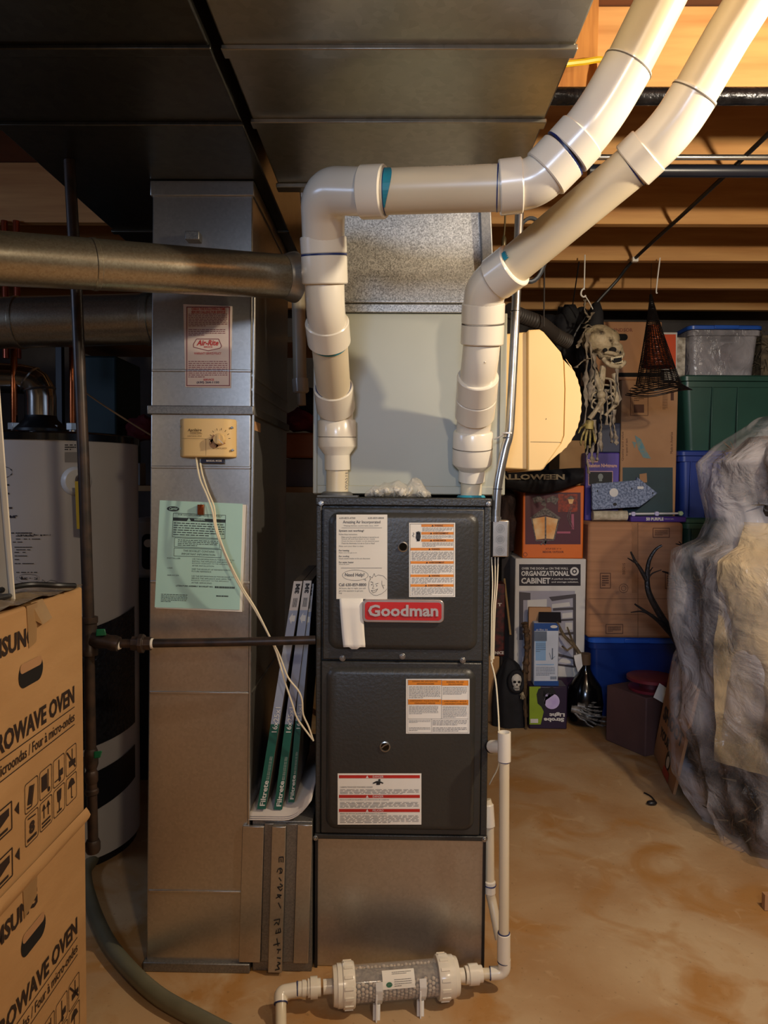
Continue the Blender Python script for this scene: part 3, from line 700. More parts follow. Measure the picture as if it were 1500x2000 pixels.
sock(va, P(1064, 341, 1.486), P(1101, 303, 1.475)); 
dd2 = P(1122, 284, 1.468)-P(1101, 303, 1.475); ring(va, P(1104, 300, 1.474), dd2, RS-.001, BLUEP, .0022, .0005)
sock(va, P(1107, 298, 1.473), P(1138, 264, 1.462))
e3 = spline([P(1125, 279, 1.467), P(1150, 250, 1.458), P(1185, 200, 1.448), P(1228, 125, 1.432)], 6)
tubep(va, e3, R3P+.004, PVC, 'bend_fitting')
ring(va, P(1226, 129, 1.433), e3[-1]-e3[-2], R3P+.0035, mat('dark_joint_line', '#6a6258'), .0012, .0012)
e4 = [P(1222, 135, 1.434), P(1296, -12, 1.40), P(1400, -230, 1.36)]
tubep(va, e4, R3P, PVCP, 'upper_pipe')
for q in ((630, 596, 1.745-.049), (1046, 339, 1.45)): 
    part('moulding_nub', B().ball(P(*q), .003, 1), PVC, va)
# right pipe
c = at(920, 968, 2.04)
vb = thing('intake_pipe', 'right white plastic pipe rising from the furnace and angling steeply up to the right', 'pipe', (c.x, 2.04, Z0))
tubep(vb, [V((c.x, 2.04, Z0)), P(921, 930, 2.035)], R2P-.001, PVCP, 'narrow_pipe')
part('base_collar', B().steps((c.x, 2.04, Z0), (c.x, 2.04, Z0+.006), [(0, .040), (1, .036)], 30), TEALP, vb, smooth=True)
b = B().steps(P(921, 939, 2.035), P(924, 842, 2.0), [(0, R2P), (0, R2S+.001), (.22, R2S+.001), (.34, RS), (.36, RS+.0015), (.655, RS+.0015), (.66, RS), (.67, RS), (.675, RS+.0015), (.97, RS+.001), (1, RS-.002), (1, R3P)], 36)
part('reducer_coupling', b, PVC, vb, smooth=True)
ring(vb, P(923, 875, 2.01), P(924, 842, 2.0)-P(923, 875, 2.01), RS, mat('dark_joint_line', '#6a6258'), .0006, .0019)
tubep(vb, spline([P(924, 848, 2.0), P(926, 825, 1.985), P(929, 800, 1.955), P(931, 775, 1.92)], 5), R3P+.0015, PVC, 'offset_elbow')
sock(vb, P(927, 812, 1.97), P(930, 776, 1.925)); ring(vb, P(930, 778, 1.928), P(933, 738, 1.875)-P(930, 778, 1.928), RS-.001, mat('dark_joint_line', '#6a6258'), .0008, .0006); sock(vb, P(930.5, 775, 1.924), P(933.5, 735, 1.875))
tubep(vb, spline([P(932, 745, 1.888), P(936, 715, 1.86), P(939, 690, 1.845), P(942, 655, 1.835)], 5), R3P+.001, PVC, 'offset_elbow')
sock(vb, P(941, 673, 1.838), P(943, 634, 1.826)); sock(vb, P(943, 631, 1.825), P(944, 592, 1.81)); ring(vb, P(943, 632.5, 1.825), P(944, 592, 1.81)-P(943, 632, 1.825), RS-.001, mat('dark_joint_line', '#6a6258'), .0008, .0004)
e5 = spline([P(944, 600, 1.813), P(948, 570, 1.79), P(966, 548, 1.765), P(985, 537, 1.745)], 7); tubep(vb, e5, R3P+.004, PVC, 'bend_fitting')
sock(vb, P(968, 545, 1.760), P(1006, 517, 1.722)); d5 = P(1006, 517, 1.722)-P(985, 532, 1.743)
q0, q1 = P(985, 533, 1.742), P(1245, 316, 1.575); tubep(vb, [q0, q1], R3P+.0005, PVCP, 'diagonal_pipe')
b = B(); dq = (q1-q0).normalized(); uq = V((0, -1, 0)); uq = (uq-dq*dq.dot(uq)).normalized(); wq = dq.cross(uq)
for k in range(5):
    a0_, a1_ = math.radians(20+6*k), math.radians(26+6*k); c0_ = P(1005, 517.5, 1.722)
    f = lambda a, s_: c0_-dq*.004+dq*s_*.7+(uq*math.cos(a)-wq*math.sin(a))*(R3P+.0012)
    b.face([f(a0_, 0), f(a1_, 0), f(a1_, .012), f(a0_, .02)])
part('primer_smear', b, TEALP, vb)
ring(vb, P(1233, 326, 1.583), dq, R3P, BLUEP, .0012, .0025)
sock(vb, P(1234, 325, 1.583), P(1268, 293, 1.562))
e6 = spline([P(1258, 303, 1.568), P(1290, 274, 1.55), P(1325, 232, 1.53), P(1358, 180, 1.51)], 6); tubep(vb, e6, R3P+.004, PVC, 'bend_fitting')
ring(vb, P(1355, 185, 1.511), e6[-1]-e6[-2], R3P+.0035, mat('dark_joint_line', '#6a6258'), .0012, .001)
tubep(vb, [P(1352, 190, 1.513), P(1420, 72, 1.48), P(1470, -8, 1.455), P(1560, -160, 1.41)], R3P+.0005, PVCP, 'upper_pipe')
sock(vb, P(1478, -8, 1.452), P(1500, -46, 1.44), mt=PVC)
for q in ((953, 564, 1.74), (947, 707, 1.80)): part('moulding_nub', B().ball(P(*q), .003, 1), PVC, vb)
# ================================================================ conduit, junction box, wires
t = thing('steel_conduit', 'thin shiny steel conduit bending down to the furnace side beside the tan humidifier', 'conduit', at(1000, 960, 1.98))
pts = spline([at(1018, 320, 2.0), at(1013, 450, 2.0), at(1007, 610, 1.985), at(998, 800, 1.975), at(994, 850, 1.97), at(986, 880, 1.968), at(972, 950, 1.965), at(968, 1016, 1.965)], 5)
part('conduit_tube', B().tube(pts, 0.0118, 14), STEEL, t, smooth=True)
for q, y in (((1006, 608), 1.985), ((991, 855), 1.97), ((972, 955), 1.965)):
    c_ = at(q[0], q[1], y); part('joint_ring', B().cyl(c_+V((0, 0, -.001)), c_+V((0, 0, .001)), .0128, n=16), BLACKPL, t)
c_ = at(991, 849, 1.97); part('zip_tie', B().cyl(c_+V((0, 0, .002)), c_+V((0, 0, .006)), .0145, n=16).tube([c_+V((0, 0, .004)), at(966, 858, 2.0)], .002, 6), WHITEPL, t)
t = thing('junction_box', 'grey metal junction box with three round knockouts on the furnace side', 'junction box', at(976, 1088, 2.0))
x0, x1, z0, z1 = ext(961, 1016, 992, 1088, 1.955)
part('box_body', B().box(x0, x1+.004, 1.957, 2.0, z0, z1), STEEL, t, bevel=.004)
part('cover_plate', B().box(x0+.001, x1, 1.952, 1.957, z0+.001, z1-.001), GALV, t, bevel=.002)
for k in range(3):
    z_ = z1-.022-k*.029; b = B(); b.ell(aff((x0+.021, 1.9515, z_), (1, 0, 0), (0, 0, -1)), 0, 0, .0115, .0115, .0015); b.ell(aff((x0+.021, 1.9513, z_), (1, 0, 0), (0, 0, -1)), 0, 0, .008, .008)
    part('knockout', b, CLEAT, t)
c_ = at(968, 1010, 1.965); part('connector', B().steps(c_+V((0, 0, -.012)), c_+V((0, 0, .02)), [(0, .015), (.4, .015), (.4, .0125), (1, .0125)], 18), STEEL, t, smooth=True)
WIRE = mat('cream_wire_insulation', '#eee0be', .5)
for k, (dx, e) in enumerate(((0, 0), (7, 4), (13, -3))):
    t_ = part('loose_wire', B().tube(spline([at(960+dx, 1088, 1.975), at(962+dx*.7, 1140, 1.97), at(960+dx*.5, 1200, 1.965), at(959+dx*.4, 1290+e, 1.97)], 6), .0018, 6), WIRE, smooth=True)
    tag(t_, 'cream wire hanging from the grey junction box along the furnace side', 'wire', 'cream wires under the junction box')
t_ = part('drain_wire', B().tube(spline([at(959, 1292, 1.99), at(968, 1330, 1.985), at(973, 1390, 1.96), at(975, 1437, 1.89)], 6), .0022, 6), WIRE, smooth=True)
tag(t_, 'cream wire loop dropping into the open top of the drain tee', 'wire')
t_ = part('wire_tail', B().tube(spline([at(978, 1470, 1.95), at(972, 1500, 1.98), at(962, 1520, 1.99), at(956, 1532, 2.0)], 6), .0018, 6), WIRE, smooth=True)
tag(t_, 'short cream wire end curling beside furnace behind white drain pipe', 'wire')
# ================================================================ condensate drain and neutraliser
RD = .0130
YV = atZ(984, 1899, .056).y
cd = thing('condensate_drain_pipe', 'thin white drain pipe standing right of the furnace with open tee on top', 'pipe', at(985, 1888, 1.80))
YV = atZ(984, 1899, .056).y
tubep(cd, fillet([at(926, 1903, YV), at(984, 1899, YV), at(985, 1470, YV)], .03, 8), RD, PVCP, 'drain_tube')
sock(cd, at(984, 1877, YV), at(984, 1822, YV), .0168, 'coupling'); ring(cd, at(984, 1822, YV), (0, 0, 1), .0150, BLUEP, .0012, .0004); ring(cd, at(984, 1878, YV), (0, 0, 1), .0155, BLUEP, .0008, .0012)
tubep(cd, fillet([at(958, 1901, YV), at(985, 1899, YV), at(985, 1872, YV)], .03, 8), .0162, PVC, 'elbow')
ring(cd, at(957, 1901, YV), (1, 0, 0), .0155, BLUEP, .0008, .0012)
b = B().steps(at(985, 1486, YV), at(985, 1430, YV), [(0, RD), (0, .0165), (1, .0165), (1, .0132), (.6, .0130)], 26)
part('open_tee', b, PVC, cd, smooth=True)
part('tee_branch', B().steps(at(985, 1458, YV), at(961, 1458, YV+.05), [(0, .013), (.3, .016), (1, .0165), (1, .012)], 24), PVC, cd, smooth=True)
part('tee_plug', B().steps(at(962, 1458, YV+.05), at(957, 1459, 1.93), [(0, .012), (0, .015), (.5, .017), (1, .013)], 18), BLACKPL, cd, smooth=True)
ring(cd, at(985, 1487, YV), (0, 0, 1), RD, BLUEP, .0012, .0016)
t2 = thing('rear_drain_pipe', 'second thin white drain pipe half hidden behind the furnace edge', 'pipe', at(960, 1860, 1.95))
tubep(t2, spline([at(950, 1562, 1.97), at(955, 1585, 1.965), at(956, 1640, 1.96), at(957, 1735, 1.95), at(962, 1765, 1.945), at(976, 1835, 1.90)], 5), .0125, PVCP, 'drain_tube')
sock(t2, at(955, 1615, 1.962), at(952, 1570, 1.968), .0165); sock(t2, at(957, 1745, 1.95), at(957, 1720, 1.95), .0150); ring(t2, at(957, 1728, 1.95), (0, 0, 1), .0150)
# neutraliser
A0, A1 = atZ(655, 1925.5, .060), atZ(888, 1906, .060)

L_ = (A1-A0).length; dN = (A1-A0).normalized(); q = lambda s: A0+dN*(L_*s)
nz_ = thing('condensate_neutralizer', 'clear tube filled with pale beads between white screw caps on the floor', 'filter', (q(.5).x, q(.5).y, 0))
GLASS = bpy.data.materials.new('clear_tube_plastic'); GLASS.use_nodes = True
_N = GLASS.node_tree; _p = _N.nodes['Principled BSDF']; _p.inputs['Base Color'].default_value = (.9, .9, .88, 1); _p.inputs['Roughness'].default_value = .06
_t = _N.nodes.new('ShaderNodeBsdfTransparent'); _m = _N.nodes.new('ShaderNodeMixShader'); _m.inputs[0].default_value = .16
_N.links.new(_t.outputs[0], _m.inputs[1]); _N.links.new(_p.outputs[0], _m.inputs[2]); _N.links.new(_m.outputs[0], _N.nodes['Material Output'].inputs[0])
part('clear_tube', B().steps(q(.12), q(.88), [(0, .0425), (1, .0425)], 40), GLASS, nz_, smooth=True)
b = B(); rr = random.Random(3); uN = V((0, 0, 1)); vN = dN.cross(uN).normalized(); uN = vN.cross(dN).normalized()
s_ = .15; row = 0
while s_ < .86:
    n = 22
    for k in range(n):
        a = 2*math.pi*(k+.5*(row % 2))/n+rr.uniform(-.05, .05)
        if math.sin(a) > .62: continue
        b.ball(q(s_)+(uN*math.sin(a)+vN*math.cos(a))*.0355+dN*rr.uniform(-.001, .001), .0056, 1)
    s_ += .0098/L_; row += 1
BEAD = mat('pale_limestone_bead', '#c9b79f', .8, 0, '#a8937c', 60)
o = part('bead_filling', b, BEAD, nz_, smooth=60, kind='stuff')
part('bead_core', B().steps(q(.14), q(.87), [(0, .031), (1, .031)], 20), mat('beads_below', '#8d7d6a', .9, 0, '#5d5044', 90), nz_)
def cap(s0_, s1_, r, big):
    b = B().steps(q(s0_), q(s1_), [(0, .012), (0, r*.84), (.2, r*.9), (.2, r*.94), (.45, r*.94), (.45, r), (.94, r), (1, r*.96), (1, .03)], 40)
    for k in range(14):
        a = 2*math.pi*k/14; dv = uN*math.sin(a)+vN*math.cos(a); tv = uN*math.cos(a)-vN*math.sin(a)
        c0_, c1_ = q(s0_+(s1_-s0_)*.50), q(s0_+(s1_-s0_)*.90)
        b.hexa([c0_+dv*(r-.002)-tv*.004, c1_+dv*(r-.002)-tv*.004, c1_+dv*(r-.002)+tv*.004, c0_+dv*(r-.002)+tv*.004, c0_+dv*(r+.0022)-tv*.0035, c1_+dv*(r+.0022)-tv*.0035, c1_+dv*(r+.0022)+tv*.0035, c0_+dv*(r+.0022)+tv*.0035])
    return part('screw_cap', b, PVC, nz_, smooth=True)
cap(-.02, .155, .052, 1); cap(1.02, .845, .052, 1)
part('stub_pipe', B().cyl(q(-.10), q(-.01), .017, n=24), PVC, nz_, smooth=True); part('stub_pipe', B().cyl(q(1.01), q(1.08), .017, n=24), PVC, nz_, smooth=True)
for a_, c__ in ((-.225, -.12), (1.09, 1.235)):
    b = B().steps(q(a_), q(c__), [(0, .015), (0, .021), (.2, .021), (.2, .025), (.75, .025), (.75, .020), (1, .020), (1, .015)], 8 if False else 24)
    part('union_nut', b, PVC, nz_, smooth=True)
for s_ in (.345, .705):
    b = B(); c_ = q(s_); W = dN*.009
    pr = [(.0445, 200), (.0445, 180), (.0445, 160)]
    ang = [math.radians(a) for a in (-215, -190, -160, -130, -100, -70, -45)]
    ring_o = [c_+(vN*math.cos(a)*-1+uN*math.sin(a))*.0462 for a in ang]
    ring_i = [c_+(vN*math.cos(a)*-1+uN*math.sin(a))*.0428 for a in ang]
    for (p_, r_), (p2, r2) in zip(zip(ring_o, ring_i), list(zip(ring_o, ring_i))[1:]):
        b.hexa([r_-W, r_+W, r2+W, r2-W, p_-W, p_+W, p2+W, p2-W])
    fr = V((c_.x, c_.y, 0))
    for yy in (-.052, .030):
        b.hexa([fr+V((-.009, yy, 0)), fr+V((.009, yy, 0)), fr+V((.009, yy+.012, 0)), fr+V((-.009, yy+.012, 0)), fr+V((-.009, yy*.75, .030)), fr+V((.009, yy*.75, .030)), fr+V((.009, yy*.75+.008, .03)), fr+V((-.009, yy*.75+.008, .03))])
    b.hexa([fr+V((-.002, -.060, 0)), fr+V((.002, -.060, 0)), fr+V((.002, -.04, 0)), fr+V((-.002, -.04, 0)), fr+V((-.002, -.046, .06)), fr+V((.002, -.046, .06)), fr+V((.002, -.04, .06)), fr+V((-.002, -.04, .06))])
    part('mounting_clip', b, WHITEPL, nz_, bevel=.001)
b = B(); ang = [math.radians(a) for a in (12, 24, 36, 48, 60, 68)]
LB = lambda s, f: q(s)+(-vN*math.cos(f)+uN*math.sin(f))*.0432
if (LB(.4, .3)-q(.4)).y > 0: LB = lambda s, f: q(s)+(vN*math.cos(f)+uN*math.sin(f))*.0432
for a, c__ in zip(ang, ang[1:]): b.face([LB(.375, a), LB(.64, a), LB(.64, c__), LB(.375, c__)])
lb = part('product_label', b, PAPER, nz_, smooth=True, label='small white paper label with green oval')
LB2 = lambda x, y: (lambda f: q(.375+.265*x)+((LB(.4, f)-q(.4)).normalized())*.0438)(math.radians(68-56*y))
b = B(); b.ell(LB2, .2, .76, .095, .13); part('green_oval', b, mat('green_oval_ink', '#1f6e45', .5), lb)
b = B(); b.greek(LB2, .3, .1, .9, .28, 2, 5, .35); b.greek(LB2, .36, .48, .9, .9, 4, 6, .3); b.text(LB2, 'JJM', .13, .7, .27, .82)
part('label_lettering', b, INKG, lb)
# outlet pipe running toward the viewer
nd = thing('outlet_drain_pipe', 'white drain pipe with blue primer running forward on the floor left of bead tube', 'pipe', at(550, 1960, 1.66))
s0 = q(-.225); fl = lambda px, py, z: atZ(px, py, z)
e_ = at(560, 1916, 1.735); e_.z = .058
pp = fillet([s0+dN*.01, V((s0.x-.075, s0.y-.01, .056)), V((s0.x-.08, s0.y-.02, .020)), fl(546, 2090, .016)], [.03, .012], 6)
tubep(nd, fillet([s0+dN*.005, V((fl(551, 1925, .056).x, s0.y-.012, .056)), fl(549, 1998, .018), fl(544, 2140, .016)], [.035, .03], 8), .0132, PVCP, 'drain_tube')
pe = [s0-dN*.012, V((fl(551, 1925, .056).x, s0.y-.012, .056)), fl(549, 1998, .018)]
tubep(nd, fillet([pe[0], pe[1], pe[1]+(pe[2]-pe[1])*.35], .03, 8), .0166, PVC, 'elbow')
part('hex_adapter', B().steps(q(-.30), q(-.225), [(0, .0166), (.4, .0166), (.4, .019), (.8, .019), (.8, .0165), (1, .0165)], 24), PVC, nd, smooth=True)
ring(nd, q(-.31)+V((-.0, 0, 0)), dN, .0165, BLUEP, .0014, .001); ring(nd, pe[1]+(pe[2]-pe[1])*.36, pe[2]-pe[1], .0155, BLUEP, .0012, .0014)
# ================================================================ microwave boxes on the left
def microwave(z0):
    X0 = at(165, 1300, 1.692).x; YA, YB = 0.88, 1.692; H = 0.531
    t = thing('microwave_box', '', 'box', (X0-.22, 1.25, z0))
    body = part('carton', B().box(X0-.46, X0, YA, YB, z0, z0+H), CARD, t, bevel=.006)
    m = lambda y, dz: V((X0+.0012, y*1.0224, z0+H-dz*1.056))
    # handle hole with dark inside
    def grow(b, pts): b.poly(m, pts)
    b = B(); hole = [(1.357+.097*.5+.0485*math.cos(a)*(1 if abs(math.cos(a)) < .99 else 1), .126+.022*math.sin(a)) for a in [2*math.pi*k/28 for k in range(28)]]
    hole = [(y, d) for y, d in rrect(1.357, .104, 1.455, .150, .022, 6)]
    b.poly(m, hole); h = part('handle_hole', b, mat('dark_box_inside', '#120c08', .9), body)
    b = B(); m2 = lambda y, dz: V((X0+.0016, y*1.0224, z0+H-dz*1.056)); b.poly(m2, rrect(1.362, .104, 1.450, .122, .009, 4)); part('folded_flap', b, CARD2, h)
    b = B(); m3 = lambda y, dz: V((X0+.0014, y*1.0224, z0+H-dz*1.056))
    b.text(m3, 'SAMSUNG', 1.210, .040, 1.422, .075, bold=.035)
    b.text(m3, 'MICROWAVE OVEN', 1.195, .205, 1.602, .243, bold=.035)
    b.text(m3, 'Horno de Microondas / Four à micro-ondes', 1.165, .261, 1.602, .282, bold=.01)
    b.line(m3, [(1.15, .252), (1.602, .252)], .0022); b.line(m3, [(1.15, .290), (1.602, .290)], .0022)
    # eight handling symbols
    for r in range(2):
        for c in range(4):
            x0 = 1.375+c*.0605; y0 = .332+r*.062; b_ = [(x, y) for x, y in rrect(x0, y0, x0+.053, y0+.056, .006, 3)]; b.line(m3, b_+[b_[0]], .0018)
            L = lambda pts, w=.003: b.line(m3, [(x0+.053*p, y0+.056*q) for p, q in pts], w)
            Q = lambda pts: b.poly(m3, [(x0+.053*p, y0+.056*q) for p, q in pts])
            k = r*4+c
            if k == 0: Q([(.35, .15), (.62, .2), (.45, .8), (.18, .75)]); L([(.7, .2), (.5, .88), (.15, .85)])
            elif k == 1: Q([(.15, .2), (.6, .2), (.6, .75), (.15, .75)]); L([(.7, .1), (.68, .85)]); b.ell(m3, x0+.04, y0+.047, .005, .005)
            elif k == 2: Q([(.5, .5), (.85, .5), (.85, .75), (.5, .75)]); L([(.5, .1), (.5, .8), (.12, .8)]); b.ell(m3, x0+.03, y0+.047, .005, .005)
            elif k == 3: Q([(.3, .5), (.9, .55), (.9, .75), (.3, .75)]); L([(.1, .1), (.9, .9)], .004); L([(.6, .1), (.6, .6)])
            elif k == 4: b.text(m3, '8', x0+.016, y0+.016, x0+.038, y0+.040, bold=.05); L([(.15, .85), (.85, .85)], .006); L([(.2, .12), (.8, .18)])
            elif k == 5:
                for e in (.32, .68): L([(e, .62), (e, .2)]); Q([(e-.15, .32), (e, .1), (e+.15, .32)])
                L([(.15, .75), (.85, .75)], .004); L([(.15, .88), (.85, .88)], .004)
            elif k == 6: Q([(.3, .1), (.7, .1), (.65, .5), (.5, .58), (.35, .5)]); L([(.5, .5), (.5, .85)]); L([(.3, .88), (.7, .88)], .004)
            else: Q([(.15, .42), (.3, .18), (.5, .1), (.7, .18), (.85, .42)]); L([(.5, .3), (.5, .85), (.62, .88)], .003)
    for k in range(2):
        y0 = .34+k*.085; b.line(m3, [(1.24, y0), (1.325, y0), (1.325, y0+.05), (1.24, y0+.05)], .003); b.poly(m3, [(1.25, y0+.008), (1.315, y0+.008), (1.315, y0+.022), (1.25, y0+.04)]); b.poly(m3, [(1.335, y0+.02), (1.352, y0+.012), (1.352, y0+.036)]); b.line(m3, [(1.25, y0+.043), (1.31, y0+.043)], .005)
    part('carton_print', b, BROWNINK, body, label='dark brown printing on the carton side')
    return t, X0, YA, YB, H
t1, X0, YA, YB, HB = microwave(0.0)
t1['label'] = 'lower cardboard microwave carton standing on the floor at the left edge, slit shaped handle hole'
t2 = copy_tree(t1); ORG[t2] = ORG[t1]+V((0, .004, HB)); t2.location.z += HB; t2.location.y += .004; t2.rotation_euler.z = 0.012
t2['label'] = 'upper cardboard microwave carton with tattered tape, topmost of the stack at left edge'
for x in (t1, t2): x['group'] = 'microwave cartons'
ztop = 2*HB
# tape strips and creased tops
b = B(); rr = random.Random(5)
def tapeside(bb, y0, y1, d, z):
    bb.hexa([(X0-.02, y0, z+.0005), (X0+.0012, y0, z+.0005), (X0+.0012, y1, z+.0005), (X0-.02, y1, z+.0005), (X0-.02, y0, z+.0014), (X0+.002, y0, z+.0014), (X0+.002, y1, z+.0014), (X0-.02, y1, z+.0014)])
    bb.hexa([(X0+.0006, y0+.008, z-d), (X0+.0016, y0+.008, z-d), (X0+.0016, y1-.006, z-d*.92), (X0+.0006, y1-.006, z-d*.92), (X0+.0006, y0, z), (X0+.0018, y0, z), (X0+.0018, y1, z), (X0+.0006, y1, z)])
tapeside(b, 1.425, 1.47, .085, ztop)
o = part('tape_strip', b, TAPE, t2, label='shiny brown tape folded over the carton edge'); 
b = B(); b.hexa([(X0+.001, 1.46, ztop-.035), (X0+.012, 1.47, ztop-.045), (X0+.008, 1.52, ztop-.04), (X0+.001, 1.51, ztop-.03), (X0-.03, 1.45, ztop+.002), (X0-.002, 1.45, ztop+.003), (X0-.002, 1.50, ztop+.003), (X0-.03, 1.50, ztop+.002)])
part('loose_tape_end', b, TAPE, t2)
b = B(); b.hexa([(X0+.0006, 1.40, HB-.07), (X0+.0018, 1.40, HB-.08), (X0+.0018, 1.45, HB-.06), (X0+.0006, 1.45, HB-.06), (X0+.0006, 1.395, HB-.004), (X0+.0018, 1.395, HB-.004), (X0+.0018, 1.455, HB-.004), (X0+.0006, 1.455, HB-.004)])
part('tape_strip', b, TAPE, t1, label='shiny brown tape folded over the carton edge')
b = B(); g = [[V((X0-.30+.30*i/10+(.006 if i == 10 else 0), YA+.01+(YB-YA-.02)*j/24, ztop+.003+.010*rr.random()*(1 if 0 < i < 10 else .4)+(.012 if 9 < j < 19 and i > 5 else 0)*rr.random())) for j in range(25)] for i in range(11)]
for i in range(10):
    for j in range(24): b.face([g[i][j], g[i+1][j], g[i+1][j+1], g[i][j+1]])
bmesh.ops.remove_doubles(b.bm, verts=b.bm.verts, dist=1e-6)
part('wrinkled_tape', b, mat('wrinkled_clear_tape', '#a08e76', .2, 0, '#6e5a44', 20, bump=.4, bscale=30), t2, smooth=60, label='crumpled greyish tape across the carton top')
b = B(); g = [[V((X0+.0015+.010*math.sin(i/4*math.pi)*(.5+.5*rr.random()), YA+(YB-YA)*j/30, HB-.022+.034*i/4)) for j in range(31)] for i in range(5)]
for i in range(4):
    for j in range(30): b.face([g[i][j], g[i][j+1], g[i+1][j+1], g[i+1][j]])
bmesh.ops.remove_doubles(b.bm, verts=b.bm.verts, dist=1e-6)
part('bulged_edge', b, CARD, t1, smooth=60)
# things lying on the top carton
b = B().tube(spline([(-.86, 1.30, ztop+.022), (-.80, 1.40, ztop+.025), (-.77, 1.52, ztop+.028), (-.72, 1.56, ztop+.022), (-.70, 1.60, ztop+.016)], 6), .006, 8)
b.tube(spline([(-.83, 1.30, ztop+.02), (-.79, 1.38, ztop+.02), (-.76, 1.44, ztop+.018), (-.77, 1.36, ztop+.02), (-.80, 1.28, ztop+.02)], 6), .005, 8)
o = part('power_cable', b, BLACKPL, smooth=True); tag(o, 'black cable coiled on the upper microwave carton', 'cable')
b = B(); x0, x1 = at(-70, 1000, 1.50).x, at(22, 1000, 1.5).x
p_ = lambda px, py, y: at(px, py, y)
b.hexa([p_(-60, 1180, 1.46), p_(24, 1180, 1.46), p_(24, 1180, 1.53), p_(-60, 1180, 1.53), p_(-110, 600, 1.46), p_(-13, 600, 1.46), p_(-13, 600, 1.53), p_(-110, 600, 1.53)])
b2 = B()
b2.hexa([p_(20, 1180, 1.445), p_(31, 1180, 1.445), p_(31, 1180, 1.53), p_(20, 1180, 1.53), p_(-30, 600, 1.445), p_(-12, 600, 1.445), p_(-12, 600, 1.53), p_(-30, 600, 1.53)])
zb_ = p_(24, 1180, 1.46).z
t = thing('vinyl_trim_channel', 'cream coloured plastic channel standing on the upper microwave carton at the left edge', 'trim', (-.8, 1.5, ztop+.012))
part('channel_web', b, mat('cream_vinyl', '#d9cdb8', .5), t); part('channel_lip', b2, mat('pale_cream_vinyl', '#f0e6d2', .45), t, bevel=.003)
# ================================================================ booklet and humidistat on the tall duct
MINT = mat('mint_green_cover', '#b7ded0', .5, 0, '#afd6c9', 4)
mA, mB_, m = YP(1.917), YP(1.911), YP(1.9105)
C4 = [(312, 977), (478, 985), (470, 1192), (302, 1186)]
t = thing('installation_booklet', 'pale green installation booklet clipped to the tall duct below the dial controller', 'booklet', at(390, 1190, 1.914))
part('pages', B().hexa([mB_(304, 1188), mB_(473, 1195), mA(473, 1195), mA(304, 1188), mB_(314, 978), mB_(481, 986), mA(481, 986), mA(314, 978)]), PAPER, t)
cv = part('cover', B().hexa([YP(1.9088)(302, 1186), YP(1.9088)(468, 1191), mB_(468, 1191), mB_(302, 1186), YP(1.9088)(312, 977), YP(1.9088)(474, 984), mB_(474, 984), mB_(312, 977)]), MINT, t)
def bl(u, v):  # booklet coordinates 0..1
    x = (312+(474-312)*u)*(1-v)+(302+(468-302)*u)*v; y = (977+(984-977)*u)*(1-v)+(1186+(1191-1186)*u)*v
    return at(x, y, 1.9084)
b = B(); b.ell(bl, .165, .075, .075, .024); b.rect(bl, .17, .155, .80, .185); 
b.line(bl, [(.17, .115), (.80, .115), (.80, .335), (.17, .335), (.17, .115)], .004); b.line(bl, [(.2, .345), (.74, .345), (.74, .43), (.2, .43), (.2, .345)], .004); b.line(bl, [(.2, .44), (.76, .44), (.76, .515), (.2, .515), (.2, .44)], .004)
b.text(bl, 'THIS BOOKLET CONTAINS', .31, .453, .68, .472); b.text(bl, 'IMPORTANT INFORMATION', .29, .483, .69, .502)
b.text(bl, 'INSTALLER', .12, .53, .28, .543); b.text(bl, 'USER', .13, .622, .19, .635); b.text(bl, 'SERVICER', .13, .69, .27, .703)
for k, s in enumerate(('USE THE INFORMATION IN THIS BOOKLET TO', 'INSTALL THE APPLIANCE AND AFFIX THE', 'BOOKLET ADJACENT TO THE APPLIANCE', 'AFTER INSTALLATION')): b.text(bl, s, .42, .53+.021*k, .92-.03*k if k < 3 else .68, .543+.021*k)
for k, s in enumerate(('KEEP THIS BOOKLET OF INFORMATION FOR', 'FUTURE REFERENCE')): b.text(bl, s, .42, .625+.021*k, .9-.25*k, .638+.021*k)
for k, s in enumerate(('USE THE INFORMATION IN THIS BOOKLET TO', 'SERVICE THE APPLIANCE AND AFFIX THE', 'BOOKLET ADJACENT TO THE APPLIANCE', 'AFTER SERVICING')): b.text(bl, s, .42, .69+.021*k, .92-.03*k if k < 3 else .66, .703+.021*k)
b.text(bl, 'LITERATURE ASSEMBLY BOOKLET NO.', .24, .785, .68, .799, bold=.03)
rr = random.Random(2)
x = .70
while x < .93: w_ = rr.uniform(.004, .016); b.rect(bl, x, .785, x+w_, .803); x += w_+.004
b.greek(bl, .18, .195, .79, .325, 6, 3, .35); b.greek(bl, .24, .355, .72, .42, 4, 4, .35); b.text(bl, 'FOR GAS APPLIANCES - READ CAREFULLY', .23, .12, .76, .135)
b.greek(bl, .07, .87, .38, .95, 6, 5, .4); b.greek(bl, .72, .868, .93, .885, 1, 6, .7)
part('cover_print', b, mat('faded_black_ink', '#2f3a3a', .6), cv)
b = B(); b.text(YP(1.9081), 'Carrier', 330, 990.5, 347, 996, bold=.02, skew=.2); b.text(YP(1.9081), 'WARNING', 379, 1013, 400, 1017, bold=.03)
b.poly(YP(1.9081), [(365, 1017.5), (369, 1011.5), (373, 1017.5)])
part('reversed_lettering', b, MINT, cv)
b = B(); c = at(393, 996, 1.905); b.box(c.x-.008, c.x+.008, 1.897, 1.909, c.z-.012, c.z+.014); b.tube([at(388, 1003, 1.90), at(393, 985, 1.896), at(397, 1000, 1.90)], .002, 6)
part('clip', b, COPPER, t, bevel=.002, label='coppery metal clip holding the booklet')
